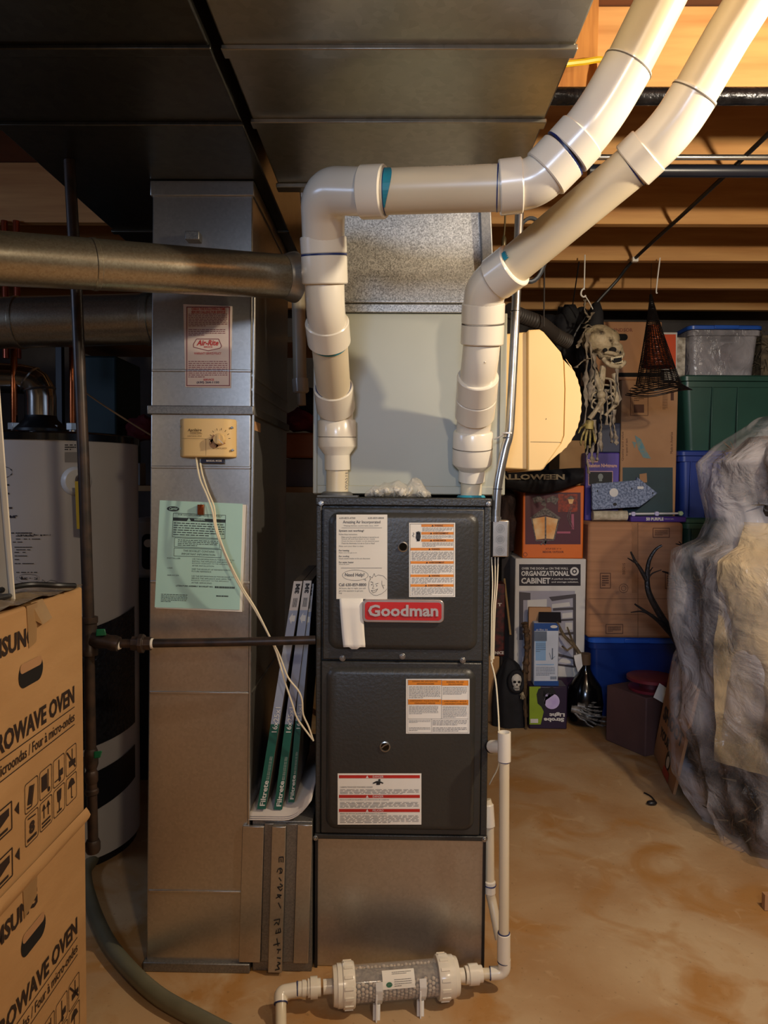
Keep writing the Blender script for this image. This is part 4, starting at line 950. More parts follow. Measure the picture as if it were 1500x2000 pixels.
# humidistat
t = thing('humidistat_controller', 'tan plastic humidity controller with a round dial mounted on the tall duct', 'controller', at(405, 892, 1.90))
x0, x1, z0, z1 = ext(350, 818, 459, 893, 1.90)
b = B(); secs = [(0, .0), (0.006, .010), (.02, .026), (.045, .034)]
prof = [(x0, 1.92), (x0, 1.908), (x0+.012, 1.892), (x0+.03, 1.888), (x1-.028, 1.886), (x1-.010, 1.896), (x1, 1.912), (x1, 1.92)]
b.prism([(x, y, z0) for x, y in prof], (0, 0, z1-z0))
part('housing', b, TAN, t, bevel=.004, seg=3)
TAND = mat('brown_dial_scale', '#b07f4e', .5)
m = YP(1.8845)
c_ = at(429, 858, 1.887)
b = B(); b.ell(m, 418, 866, 9.5, 9.5); b.poly(m, [(410, 861), (416, 848), (441, 866), (421, 875)]); part('dial_scale', b, TAND, t)
b = B().steps((c_.x, 1.887, c_.z), (c_.x, 1.872, c_.z), [(0, .0150), (.8, .0142), (1, .0125)], 28); b.box(c_.x-.0025, c_.x+.0025, 1.869, 1.874, c_.z-.011, c_.z+.011)
kn = part('dial_knob', b, TAN, t, smooth=True)
b = B(); b.line(YP(1.8688), [(427, 858), (436, 867)], 1.2); part('pointer_line', b, WHITEPL, kn)
b = B(); b.text(m, 'Aprilaire', 366, 837, 393, 844, bold=.01, skew=.2); b.text(m, 'HUMIDIFIER CONTROL', 371, 845.5, 395, 848); b.line(m, [(371, 844), (393, 845)], .6); b.text(m, 'HUMIDITY BEYOND COMFORT', 366, 850.5, 394, 853)
for k in range(9):
    a = math.radians(150+26*k); b.line(m, [(429+17*math.cos(a), 857+17*math.sin(a)), (429+21*math.cos(a), 857+21*math.sin(a))], 1.0)
b.text(m, 'AUTOMATIC MODE', 415, 874, 443, 877); b.line(m, [(355, 856), (402, 857)], .4); b.line(m, [(402, 857), (402, 890)], .4)
part('dial_lettering', b, BROWNINK, t)
for (px, py) in ((352, 833), (353, 876), (453, 835), (454, 879)):
    c = at(px, py, 1.893 if px > 400 else 1.903); part('mounting_screw', B().steps((c.x, c.y+.006, c.z), (c.x, c.y-.002, c.z), [(0, .0032), (1, .0026)], 10), STEEL, t, smooth=True)
x0, x1, z0, z1 = ext(392, 896, 437, 905, 1.905)
g_ = part('mode_tag', B().box(x0, x1, 1.905, 1.9185, z0, z1), mat('navy_plastic_tag', '#161a38', .5), t, bevel=.001)
b = B(); b.text(YP(1.9045), 'MANUAL MODE', 403, 898, 433, 902, bold=.02); part('tag_lettering', b, PAPER, g_)
for k, pts in enumerate(([(383, 893), (386, 915), (392, 940), (405, 970), (415, 1000), (420, 1030), (430, 1060), (446, 1100), (470, 1148), (497, 1190), (522, 1235), (540, 1275), (556, 1330), (571, 1375), (580, 1402), (598, 1428), (612, 1446)],
                         [(391, 905), (396, 930), (406, 960), (418, 990), (422, 1025), (433, 1062), (448, 1098), (472, 1145), (500, 1190), (525, 1240), (545, 1278), (562, 1322), (582, 1348), (590, 1368), (592, 1395), (603, 1420), (612, 1447)])):
    n = len(pts); Y_ = [1.90+(-.045)*math.sin(min(1, i/(n*.62))*math.pi)+(.035*max(0, i-10)/6) for i in range(n)]
    o = part('thermostat_wire', B().tube(spline([at(x, y, Y_[i]) for i, (x, y) in enumerate(pts)], 5), .0024, 7), WIRE, smooth=True)
    tag(o, 'cream twin wire running from the tan controller down to the furnace side', 'wire', 'cream controller wires')
# ================================================================ gas piping
YG = 1.80
t = thing('gas_pipe', 'black iron gas pipe rising beside the water heater with a branch crossing the tall duct', 'pipe', at(180, 1700, YG))
part('riser', B().tube([V((at(136, 326, YG).x, YG, CAMH+HS-.0105)), at(139, 380, YG), at(150, 580, YG), at(163, 900, YG), at(174, 1240, YG)], .0137, 18), BLACKIRON, t, smooth=True)
part('lower_drop', B().tube([at(174, 1250, YG), at(178, 1480, YG), at(182, 1655, YG)], .0125, 16), BLACKIRON, t, smooth=True)
part('branch', B().tube([at(176, 1256, YG), at(255, 1257, YG), at(450, 1254, YG), at(616, 1250, YG+.02)], .0110, 16), BLACKIRON, t, smooth=True)
c = at(175, 1244, YG); 
part('tee_fitting', B().steps(c+V((0, 0, .05)), c-V((0, 0, .045)), [(0, .015), (0, .020), (.15, .020), (.18, .0175), (.8, .0175), (.84, .020), (1, .020), (1, .014)], 18), BLACKIRON, t, smooth=True)
part('valve_body', B().steps(at(180, 1247, YG-.01), at(232, 1258, YG-.01), [(0, .017), (.3, .021), (.6, .017), (.8, .020), (1, .018)], 18), BLACKIRON, t, smooth=True)
part('valve_lever', B().hexa([at(187, 1243, YG-.035), at(208, 1241, YG-.035), at(208, 1241, YG-.02), at(187, 1243, YG-.02), at(188, 1229, YG-.035), at(205, 1228, YG-.035), at(205, 1228, YG-.02), at(188, 1229, YG-.02)]), mat('green_valve_handle', '#16633f', .4), t, bevel=.002, label='green valve lever')
part('union', B().steps(at(258, 1257, YG), at(296, 1257, YG), [(0, .012), (0, .018), (.35, .018), (.38, .024), (.6, .024), (.62, .017), (1, .017)], 8), BLACKIRON, t, bevel=.001)
part('pipe_dope', B().steps(at(291, 1257, YG), at(300, 1257, YG), [(0, .0125), (.5, .0135), (1, .0122)], 14), PAPER, t, smooth=True)
part('pipe_dope', B().steps(at(229, 1258, YG), at(236, 1258, YG), [(0, .0125), (.5, .0145), (1, .0122)], 14), PAPER, t, smooth=True)
for y0, y1, r in ((1462, 1500, .017), (1505, 1530, .016), (1540, 1552, .0165), (1640, 1665, .018)):
    part('coupling', B().steps(at(178+(y0-1480)*.02, y0, YG), at(178+(y1-1480)*.02, y1, YG), [(0, r-.003), (.2, r), (.8, r), (1, r-.003)], 14), BLACKIRON, t, smooth=True)
part('valve_lever', B().hexa([at(183, 1482, YG-.03), at(196, 1480, YG-.03), at(196, 1480, YG-.02), at(183, 1482, YG-.02), at(183, 1468, YG-.03), at(200, 1466, YG-.03), at(200, 1466, YG-.02), at(183, 1468, YG-.02)]), MATS['green_valve_handle'], t, bevel=.002, label='green valve lever')
# grey hose on the floor
t = part('floor_hose', B().tube(spline([(-1.26, 2.75, .025), (-1.04, 2.5, .023), atZ(166, 1705, .023), atZ(180, 1770, .023), atZ(210, 1838, .023), atZ(255, 1895, .023), atZ(310, 1945, .023), atZ(380, 1985, .023), atZ(470, 2030, .023), atZ(600, 2080, .023)], 7), .0205, 16), mat('grey_green_hose', '#6d6a55', .45, 0, '#5d5a48', 8), smooth=True)
tag(t, 'grey hose curving over the floor in front of the tall duct', 'hose')
# ================================================================ filters standing between duct and furnace
t = part('folded_sheet', B().box(0, 1, 0, 1, 0, 1), PAPER) if False else None
b = B(); zs = ZR+.001; g = []
xl, xr = at(486, 1590, 1.93).x, at(612, 1560, 1.93).x
rows = []
for i in range(15):
    u = i/14; x = xl+(xr-.004-xl)*u; z = zs+.0035+(.055*max(0, (u-.55)/.45)**2.2)
    rows.append((x, z))
for k in range(3):
    a = [V((x, 1.915+.004*k, z+.0035*k)) for x, z in rows]; c = [V((x, 2.45, z+.0035*k+.05*(1 if False else 0))) for x, z in rows]
    for i in range(14): b.face([a[i], a[i+1], c[i+1], c[i]])
bmesh.ops.remove_doubles(b.bm, verts=b.bm.verts, dist=1e-6)
o = part('folded_paper', b, mat('pale_folded_paper', '#d8cec4', .6), smooth=60); md = o.modifiers.new('s', 'SOLIDIFY'); md.thickness = .0008
tag(o, 'curled pale paper sheets under the furnace filters', 'paper')
FG = mat('filter_box_green', '#0f5a4c', .45); FB = mat('filter_box_blue_grey', '#98a2b8', .45); FW = mat('filter_box_white', '#d4cdc4', .5); FS = mat('filter_cardboard_side', '#6b6258', .7)
def filt(bl_, tl_, wpx, Y, top3m, label, sz=True):
    """bl_, tl_ bottom-left / top-left pixels of the narrow printed edge"""
    o, tp = at(*bl_, Y), at(*tl_, Y+.05); r = at(bl_[0]+wpx, bl_[1], Y)-o
    up = tp-o; t = thing('furnace_filter', label, 'air filter', o, 'boxed furnace filters')
    dep = V((-0.004, .38, 0.0)); 
    b = B().hexa([o, o+r, o+r+dep, o+dep, o+up, o+up+r, o+up+r+dep, o+up+dep]); core = part('filter_frame', b, FS, t)
    n = V((0, -.0012, 0))
    F = lambda k: (lambda a, v: o+n*k+r*a+up*(1-v))
    def band(nm, v0, v1, mt): b = B(); b.face([F(1)(0, v1), F(1)(1, v1), F(1)(1, v0), F(1)(0, v0)]); return part(nm, b, mt, core)
    band('green_end', .63, 1, FG); band('blue_band', .13, .63, FB); band('white_end', .0, .13, FW)
    b = B(); m = F(2)
    b.text(m, 'Filtrete', .25, .875, .85, .985, rot=1, bold=.02)
    b.text(m, '16x25x1', .25, .555, .85, .665, rot=1, bold=.01)
    for q in (.15, .4, .62): b.text(m, 'Basic Dust and Lint Air Filter', q*.5+.45, .77, q*.5+.52, .87, rot=1)
    b.poly(m, [(.15, .165), (.5, .14), (.5, .152), (.85, .152), (.85, .178), (.5, .178), (.5, .19)])
    part('pale_lettering', b, mat('pale_lettering_ink', '#dcdcd6', .5), core)
    b = B(); b.text(m, '3M', .3, .012, .82, .055, rot=1, bold=.06); 
    for k in range(4): b.rect(m, .3+k*.13, .075, .36+k*.13, .115)
    part('black_lettering', b, INK, core)
    return t
filt((502, 1580), (574, 1135), 17, 1.945, 1, 'leftmost of the three thin boxed furnace filters beside the black furnace')
filt((535, 1581), (593, 1134), 16, 1.955, 1, 'middle one of the three thin boxed furnace filters beside the black furnace')
filt((563, 1567), (601, 1140), 12, 1.975, 1, 'rightmost boxed furnace filter, partly hidden by the black furnace')
# small clear bag on top of the furnace
ba = plastic_film('thin_clear_bag', '#eae2d2', .35, .1)
t = thing('parts_bag', 'small clear plastic bag of pale parts lying on top of the furnace', 'bag', at(775, 972, 1.99))
zt = ZT0
rr = random.Random(11); b = B()
xa, xb2 = at(716, 970, 1.99).x, at(838, 970, 1.99).x
for k in range(34):
    u = rr.random(); b.ball((xa+.012+(xb2-xa-.024)*u, rr.uniform(1.965, 2.02), zt+.008+rr.random()*.016*math.sin(math.pi*(u*.9+.05))), (rr.uniform(.007, .013), .008, rr.uniform(.005, .009)), 1, Matrix.Rotation(rr.uniform(0, 3), 3, 'Y'))
part('pale_parts', b, mat('cream_parts', '#e2dac6', .5), t, smooth=True, kind='stuff')
b = B(); n = 22; R_ = []
for i in range(15):
    u = i/14; x = xa-.004+(xb2-xa+.008)*u; h = (.012+.022*math.sin(math.pi*u)**.5+(.012 if .68 < u < .9 else 0))*(1+.25*rr.uniform(-1, 1)); wd = .036*(.4+.6*math.sin(math.pi*u)**.5)
    R_.append([V((x+.002*rr.uniform(-1, 1), 1.993+wd*math.cos(a)*(1+.1*rr.uniform(-1, 1)), zt+max(.0005, h*.5+h*.62*math.sin(a)*(1+.15*rr.uniform(-1, 1))))) for a in [2*math.pi*k/n for k in range(n)]])
b.ring_mesh(R_); part('bag_film', b, ba, t, smooth=60)
# ================================================================ water heater and its pipes
cx, cy, rW, hW = -1.215, 2.62, .283, 1.458
t = thing('water_heater', 'white cylindrical water heater with black top rim behind the cartons', 'water heater', (cx, cy, 0))
part('tank', B().steps((cx, cy, .03), (cx, cy, hW-.018), [(0, rW), (1, rW)], 72), TANKW, t, smooth=True)
part('top_rim', B().steps((cx, cy, hW-.022), (cx, cy, hW+.008), [(0, rW), (0, rW+.004), (.75, rW+.004), (1, rW-.012)], 72), mat('gloss_black_rim', '#0d0d10', .15), t, smooth=True)
part('base_ring', B().steps((cx, cy, 0), (cx, cy, .03), [(0, rW-.01), (1, rW-.01)], 48), BLACKPL, t)
def cylm(off): return lambda ang, z: V((cx+(rW+off)*math.sin(math.radians(ang)), cy-(rW+off)*math.cos(math.radians(ang)), z))
def wpix(px, off=.0012):  # angle on the tank seen at that column
    best = min(range(-90, 91), key=lambda a: abs((lambda p: (CR.inverted() @ (p-CO)).x/-(CR.inverted() @ (p-CO)).z*FPX+750)(cylm(off)(a, 1.1))-px)); return best
def wz(px, py): 
    a = wpix(px); q = cylm(.001)(a, 1)
    return at(px, py, q.y).z
def wm(off):
    c = {}
    def f(px, py):
        k = round(px)
        if k not in c: c[k] = wpix(k)
        lo = c[k]
        if k+1 not in c: c[k+1] = wpix(k+1)
        q0 = cylm(off)(lo, 1); return V((q0.x+(px-k)*.0015, q0.y, at(px, py, q0.y).z))
    return f
f = wm(.0015)
def wt(b, s, x0, y0, x1, y1, **k): b.text(f, s, x0, y0, x1, y1, **k)
b = B()
for k in range(20):
    a0, a1 = -75+k*7, -68+k*7
    if k < 0: break
for (a, c, e, g) in ((22, 1040, 103, 1041.5), (30, 1046, 98, 1047), (32, 1052, 95, 1053), (25, 1058, 70, 1059), (27, 1068, 98, 1069), (27, 1073, 96, 1074), (27, 1078, 90, 1079), (27, 1085, 68, 1086), (28, 1092, 44, 1093), (28, 1100, 80, 1101), (30, 1117, 105, 1118.2)): b.greek(f, a, c, e, g+.6, 1, int(c), .9)
wt(b, 'Amazing Air Incorporated', 33, 1043, 100, 1047); wt(b, 'Need Help?', 37, 1126, 72, 1134, bold=.02); b.ell(f, 54, 1130, 23, 9, .7)
wt(b, 'Green', 5, 1004, 35, 1012, bold=.05) ; b.ell(f, 10, 922, 16, 11, 1.2)
for y in (945, 962, 990): b.greek(f, 8, y, 30, y+4, 1, y, .8)
b.line(f, [(80, 1146), (83, 1132), (90, 1138), (100, 1133), (112, 1136)], .7)
b.greek(f, 128, 867, 150, 880, 3, 4, .5)
part('tank_lettering', b, mat('dark_tank_ink', '#2a2428', .6), t)
b = B(); b.rect(f, 128, 883, 152, 903); part('grey_label', b, mat('grey_tank_label', '#8f8984', .5), t)
b = B(); c = cylm(0)(wpix(150), wz(150, 940)); dn = V((c.x-cx, c.y-cy, 0)).normalized(); b.steps(c, c+dn*.02, [(0, .048), (.6, .046), (1, .038)], 28); part('round_cover', b, WHITEPL, t, smooth=True)
b = B(); b.steps(c+dn*.0195+V((.01, 0, .005)), c+dn*.03+V((.01, 0, .005)), [(0, .018), (1, .016)], 18); part('cover_cap', b, mat('brown_cap', '#4a3a30', .5), t, smooth=True)
b = B(); q0 = at(146, 940, 2.30); q1 = at(150, 1033, 2.30); b.hexa([(q1.x, 2.30, q1.z), (q1.x+.045, 2.30, q1.z), (q1.x+.045, 2.304, q1.z), (q1.x, 2.304, q1.z), (q0.x, 2.30, q0.z), (q0.x+.045, 2.30, q0.z), (q0.x+.045, 2.304, q0.z), (q0.x, 2.304, q0.z)]); part('yellow_hang_tag', b, mat('yellow_tag', '#c9a416', .5), t)
b = B(); rings = []
for z in (.30, 1.0): pass
al, ar = 28, 74
def wrap(nm, a0, a1, z00, z01, z10, z11, off, mt, **k):
    b = B(); n = 14; P = cylm(off)
    for i in range(n):
        u, v = i/n, (i+1)/n; A, C = a0+(a1-a0)*u, a0+(a1-a0)*v
        b.face([P(A, z00+(z01-z00)*u), P(C, z00+(z01-z00)*v), P(C, z10+(z11-z10)*v), P(A, z10+(z11-z10)*u)])
    bmesh.ops.remove_doubles(b.bm, verts=b.bm.verts, dist=1e-6)
    return part(nm, b, mt, t, smooth=60, **k)
DARKWRAP = mat('dark_reflective_wrap', '#2c2c30', .3, .3, '#1b1b1f', 60, bump=.5, bscale=90)
wrap('dark_sleeve', 20, 88, .40, .44, .79, .86, .004, DARKWRAP, label='dark bubbly sleeve around the lower tank')
wrap('dark_band', 15, 88, .16, .24, .30, .36, .003, BLACKPL)
b = B(); c = cylm(0)(30, .36); b.box(c.x-.06, c.x+.06, c.y-.09, c.y+.01, .29, .40); b.ball((c.x+.02, c.y-.09, .36), (.04, .03, .04), 2); part('gas_valve', b, BLACKPL, t, bevel=.006)
# fittings on top
for px, nm in ((28, 0), (142, 1)):
    c = at(px, 830, 2.55); z = hW
    part('nipple', B().steps((c.x, 2.55, z), (c.x, 2.55, z+.03), [(0, .015), (1, .015)], 14), STEEL, t, smooth=True)
    part('hex_nut', B().steps((c.x, 2.55, z+.022), (c.x, 2.55, z+.046), [(0, .022), (1, .022)], 6), STEEL, t, bevel=.001)
    o = part('copper_riser', B().tube([(c.x, 2.55, z+.04), (c.x+.002, 2.55, 1.78 if nm == 0 else 1.86)], .011, 14), COPPER, t, smooth=True)
# draft hood and vent
hx = at(85, 800, 2.62)
part('draft_hood', B().steps((hx.x, 2.6, hW+.012), (hx.x, 2.6, hW+.075), [(0, .092), (.25, .092), (.8, .055), (1, .052)], 32), BLACKPL, t, smooth=True)
for dx in (-.07, .07): part('hood_leg', B().box(hx.x+dx-.006, hx.x+dx+.006, 2.56, 2.57, hW-.005, hW+.04), STEEL, t)
vt = thing('flue_pipe', 'shiny metal flue elbow leaving the top of the water heater', 'flue', (hx.x, 2.6, hW+.07))
el = fillet([(hx.x, 2.6, hW+.075), (hx.x, 2.6, hW+.20), (hx.x-.45, 2.55, hW+.215)], .14, 4)
part('flue_elbow', B().tube(el, .052, 28), mat('bright_flue_metal', '#b8b4ae', .16, .95, '#9d9994', 12), vt, smooth=30)
for k in (2, 4): 
    d_ = (V(el[k])-V(el[k-1])).normalized(); part('crimp_ring', B().steps(V(el[k])-d_*.004, V(el[k])+d_*.004, [(0, .0525), (.5, .0555), (1, .0525)], 28), STEEL, vt, smooth=True)
# ================================================================ humidifier beside the coil cabinet
t = thing('bypass_humidifier', 'large tan plastic humidifier with scalloped rounded cover on the side of the grey cabinet', 'humidifier', at(1060, 918, 2.3))
def bpx(nm, pts, Y, dep, mt, par, **k): return part(nm, B().prism([at(x, y, Y) for x, y in pts], (0, dep, 0)), mt, par, **k)
bpx('mounting_frame', [(986, 652), (1030, 648), (1030, 917), (986, 915)], 2.12, .36, TAN, t, bevel=.004)
bpx('housing', [(1031, 644), (1054, 643), (1062, 648), (1096, 688), (1101, 705), (1103, 760), (1101, 850), (1095, 868), (1062, 916), (1056, 919), (1031, 920)], 2.105, .40, TAN, t, bevel=.004)
pts = [(1096, 690)]; 
for i in range(31):
    a = math.radians(-62+124*i/30); x = 1052+84*math.cos(a); y = 788+112*math.sin(a); pts.append((x+(.7 if i % 2 else -.7), y))
pts += [(1060, 914), (1096, 866), (1102, 850), (1104, 760), (1102, 708)]
bpx('ribbed_cover', pts, 2.115, .38, TAN, t, bevel=.003)
b = B(); b.line(YP(2.1045), [(1036, 863), (1096, 864)], .8); b.line(YP(2.1045), [(1066, 820), (1067, 817)], 1); part('panel_line', b, BROWNINK, t)
# ================================================================ stored boxes against the back wall
def lump(nm, cpx, Y, rad, mt, label, cat, n=3, amp=.3, seed=1, floor=False, **k):
    rr = random.Random(seed); c = at(*cpx, Y); b = B(); r = bmesh.ops.create_icosphere(b.bm, subdivisions=n, radius=1)
    off = [rr.uniform(0, 9) for _ in range(6)]
    for v in r['verts']:
        q = v.co; s = 1+amp*(math.sin(q.x*4+off[0])*math.cos(q.y*5+off[1])+.5*math.sin(q.z*9+off[2]+q.x*6)+.25*math.sin(q.x*17+q.z*13+off[3]))
        v.co = V((c.x+q.x*rad[0]*s, c.y+q.y*rad[1]*s, c.z+q.z*rad[2]*s))
    o = part(nm, b, mt, smooth=60); tag(o, label, cat); return o
YB_ = 4.06
def carton(nm, px, Y, dep, mt, label, cat='box', zb=None, zt=None, group=None, bevel=.006):
    x0, x1, z0, z1 = ext(*px, Y)
    if zb is not None: z0 = zb
    if zt is not None: z1 = zt
    t = thing(nm, label, cat, ((x0+x1)/2, Y+dep/2, z0), group)
    c = part('carton', B().box(x0, x1, Y, Y+dep, z0, z1), mt, t, bevel=bevel)
    return t, c, (x0, x1, z0, z1)
DKPURP = mat('dark_purple_print', '#33162e', .45); ORBOX = mat('orange_box_print', '#e2701a', .5, 0, '#da6414', 3); MAROON = mat('maroon_photo_print', '#541a2a', .5)
WHITEB = mat('white_box_card', '#dad3c8', .5)
# bottom: purple box, white cabinet box, orange lamp box, black bag
t, c, (x0, x1, z0, z1) = carton('decoration_box', (1036, 1322, 1143, 1415), 4.1, .3, DKPURP, 'dark purple box under the white cabinet box', zb=0)
b = B(); b.greek(YP(4.098), 1110, 1340, 1132, 1346, 1, 3, .6); b.greek(YP(4.098), 1110, 1352, 1134, 1358, 1, 4, .6); part('pale_print', b, WHITEB, c)
zc = z1
t, c, (x0, x1, z0, z1) = carton('cabinet_box', (1005, 1091, 1143, 1322), 4.09, .34, WHITEB, 'tall white box printed Organizational Cabinet under the orange lantern box', zb=zc)
m, m2, m3 = YP(4.088), YP(4.0865), YP(4.085)
b = B(); b.rect(m, 1014, 1102, 1134, 1144); nb = part('black_panel', b, mat('aubergine_black', '#20141c', .5), c)
b = B(); b.text(m2, 'OVER THE DOOR or ON THE WALL', 1019, 1108, 1110, 1112.5, bold=.02); b.text(m2, 'ORGANIZATIONAL', 1018, 1115, 1112, 1125, bold=.035); b.text(m2, 'CABINET', 1018, 1128.5, 1075, 1140, bold=.035)
b.text(m2, 'A perfect workspace', 1077, 1129, 1128, 1133, bold=.02); b.text(m2, 'and storage solution.', 1077, 1135, 1130, 1139, bold=.02); b.ell(m2, 1122, 1116, 8.5, 8.5, 3.7); b.ell(m2, 1122, 1116, 2.5, 2.5)
part('white_lettering', b, WHITEB, nb)
b = B(); b.poly(m, [(1014, 1154), (1123, 1154), (1124, 1300), (1014, 1300)]); ph = part('cabinet_photo', b, mat('pale_photo_wall', '#b9b5bc', .5, 0, '#a09aa0', 3), c)
b = B(); 
for r in ([(1072, 1166), (1125, 1160), (1125, 1303), (1120, 1304), (1119, 1168), (1078, 1174)], [(1080, 1188), (1120, 1186), (1120, 1191), (1080, 1193)], [(1085, 1210), (1120, 1208), (1120, 1212), (1085, 1214)], [(1090, 1237), (1120, 1234), (1120, 1239), (1090, 1241)], [(1090, 1276), (1120, 1284), (1120, 1288), (1090, 1282)], [(1090, 1296), (1120, 1300), (1120, 1304), (1090, 1300)], [(1014, 1156), (1036, 1158), (1036, 1172), (1014, 1172)], [(1014, 1172), (1022, 1172), (1022, 1250), (1014, 1250)]): b.poly(m2, r)
part('dark_shelves', b, mat('dark_grey_photo', '#4e4648', .5), ph)
b = B(); 
for r in ([(1030, 1172), (1068, 1170), (1068, 1195), (1030, 1195)], [(1078, 1180), (1112, 1176), (1114, 1184), (1078, 1188)], [(1098, 1198), (1118, 1196), (1118, 1206), (1098, 1208)], [(1104, 1216), (1118, 1216), (1118, 1230), (1104, 1230)], [(1092, 1285), (1115, 1290), (1115, 1297), (1092, 1293)]): b.poly(m3, r)
part('white_papers', b, WHITEB, ph)
zc = z1
t, c, (x0, x1, z0, z1) = carton('lantern_box', (1021, 948, 1140, 1090), 4.1, .32, ORBOX, 'orange box showing a glowing street lantern with bat, on the white cabinet box', zb=zc)
m, m2, m3 = YP(4.098), YP(4.0965), YP(4.095)
b = B(); b.rect(m, 1026, 962, 1134, 1063); ph = part('picture_panel', b, MAROON, c)
b = B(); b.rect(m2, 1090, 965, 1128, 1000); part('orange_glow', b, mat('orange_red_print', '#a83a18', .5, 0, '#5e1c16', 60), ph)
b = B(); b.poly(m3, [(1040, 1013), (1064, 1009), (1064, 1052), (1047, 1054)]); b.poly(m3, [(1067, 1009), (1090, 1014), (1081, 1053), (1067, 1052)]); b.poly(m3, [(1109, 975), (1121, 975), (1118, 984), (1112, 984)])
part('glowing_panes', b, mat('pale_lantern_print', '#f2cf96', .5, 0, '#e59a4a', 14), ph)
b = B(); b.poly(m3, [(1034, 1012), (1065, 990), (1096, 1012), (1090, 1014), (1065, 1006), (1040, 1013)]); b.rect(m3, 1064, 1008, 1067, 1062); b.line(m3, [(1038, 1012), (1047, 1056), (1082, 1055), (1092, 1013)], 2); b.line(m3, [(1064, 1056), (1056, 1064)], 3); b.line(m3, [(1067, 1056), (1064, 1064)], 3)
b.poly(m3, [(1056, 985), (1063, 972), (1067, 985), (1066, 990)]); b.poly(m3, [(1040, 973), (1052, 968), (1060, 974), (1061, 982), (1052, 980), (1044, 984)]); b.poly(m3, [(1092, 974), (1080, 968), (1068, 974), (1068, 982), (1076, 980), (1085, 986)])
b.line(m3, [(1115, 985), (1108, 1010), (1118, 1034)], 1); b.line(m3, [(1118, 985), (1112, 1010), (1120, 1032)], 1); b.poly(m3, [(1106, 975), (1115, 968), (1124, 975)])
part('lantern_outline', b, mat('grey_lantern_print', '#7c7068', .5, 0, '#3c332e', 90), ph)
b = B(); b.rect(m3, 1116, 1004, 1121, 1034); b.rect(m3, 1088, 1038, 1114, 1042); part('pink_print', b, mat('pink_print', '#b0566a', .5), ph)
b = B(); b.text(m, 'SETUP SIZE: 31" H', 1066, 1070, 1096, 1073.5); b.text(m, 'INDOOR / OUTDOOR', 1060, 1076, 1101, 1080, bold=.02); b.ell(m, 1026, 1083, 4, 4, .7); part('box_lettering', b, mat('maroon_ink', '#5a1c18', .5), c)
LT = z1
FAB = mat('black_fabric', '#16151a', .8, 0, '#0d0c10', 10, bump=.4, bscale=25)
b = B(); rr = random.Random(4); g = []
for i in range(25):
    u = i/24; row = []
    zt_ = at(985+155*u, 917+3*math.sin(u*5), 4.04).z; zb2 = at(985+155*u, 953+14*math.sin(u*3.1)-10*u*u*1.2, 4.04).z
    for j in range(9):
        v = j/8; row.append(at(985+155*u, 930, 4.04-.05*math.sin(math.pi*v)+.010*math.sin(i*1.1+j*.6)) .copy()); row[-1].z = zt_+(zb2-zt_)*v
    g.append(row)
for i in range(24):
    for j in range(8): b.face([g[i][j], g[i+1][j], g[i+1][j+1], g[i][j+1]])
for i in range(24): b.face([g[i][0], g[i][0]+V((0, .3, .0)), g[i+1][0]+V((0, .3, .0)), g[i+1][0]])
bmesh.ops.remove_doubles(b.bm, verts=b.bm.verts, dist=1e-5)
bg = part('fabric_banner', b, FAB, smooth=70); md = bg.modifiers.new('s', 'SOLIDIFY'); md.thickness = .004
tag(bg, 'black cloth banner with faded letters draped over the orange lantern box', 'banner')
b = B(); b.text(YP(3.975), 'HALLOWEEN', 960, 926, 1103, 937, bold=.04); part('faded_lettering', b, mat('faded_gold_ink', '#8f7f64', .7), bg)
# things left of the boxes, behind the wires
t, c, e = carton('slim_box', (963, 1140, 986, 1282), 4., .12, mat('red_black_print', '#5c1a16', .5, 0, '#17100f', 40), 'narrow dark red printed box behind the hanging wires', zb=None)
b = B(); b.text(YP(3.998), 'NICE', 967, 1272, 984, 1278, bold=.03); b.text(YP(3.998), 'T', 972, 1178, 980, 1184, bold=.04); part('pale_print', b, WHITEB, c)
zz2 = e[2]
t, c, e = carton('small_carton', (952, 1284, 975, 1400), 4., .25, CARD, 'small brown carton on the floor behind the drain wire', zb=0, zt=zz2)
lump('dark_costume', (985, 1020), 4.18, (.06, .09, .18), mat('dark_brown_cloth', '#3a2622', .8, 0, '#1d1416', 14, bump=.5), 'dark brown cloth bundle beside the orange lantern box', 'costume', amp=.2, seed=3)
b = B().box(at(986, 1000, 4.18).x-.0, at(1006, 1000, 4.18).x, 4.28, 4.45, 0, at(1000, 945, 4.3).z); o = part('dark_upright_board', b, mat('dark_board', '#2a211e', .7), bevel=.003); tag(o, 'dark upright board behind the cloth bundle', 'board')
o = part('thin_stick', B().cyl(at(985, 1130, 4.13), at(997, 1240, 4.03), .006, n=8), mat('pale_stick', '#a08050', .6), smooth=True); tag(o, 'thin pale stick leaning left of the white cabinet box', 'stick')
# grim reaper figure
t = thing('reaper_figurine', 'hooded skull faced reaper figurine in black robe standing on the floor', 'figurine', (at(990, 1410, 3.96).x, 3.96, 0))
yr = 3.96; K = lambda px, py, dy=0: at(px, py, yr+dy)
b = B(); prof = [(1402, .090), (1380, .088), (1350, .080), (1325, .070), (1310, .058), (1298, .044), (1290, .026), (1286, .008)]
rings = []
for i, (py, r) in enumerate(prof):
    c = K(995-2*math.sin(i), py); 
    if i == 0: c.z = .002
    rings.append([V((c.x+r*math.cos(a)*(1+.10*math.sin(6*a+i*.4)), yr+r*.7*math.sin(a)*(1+.10*math.sin(6*a+i*.4)), c.z)) for a in [2*math.pi*k/30 for k in range(30)]])
b.ring_mesh(rings); part('robe', b, FAB, t, smooth=70)
hc = K(1008, 1332, -.055); b = B(); b.tube([V((hc.x+.036*math.cos(a), hc.y-.006, hc.z+.052*math.sin(a)+.004)) for a in [2*math.pi*k/20 for k in range(20)]], .013, 10, closed=True); part('hood_rim', b, FAB, t, smooth=True)
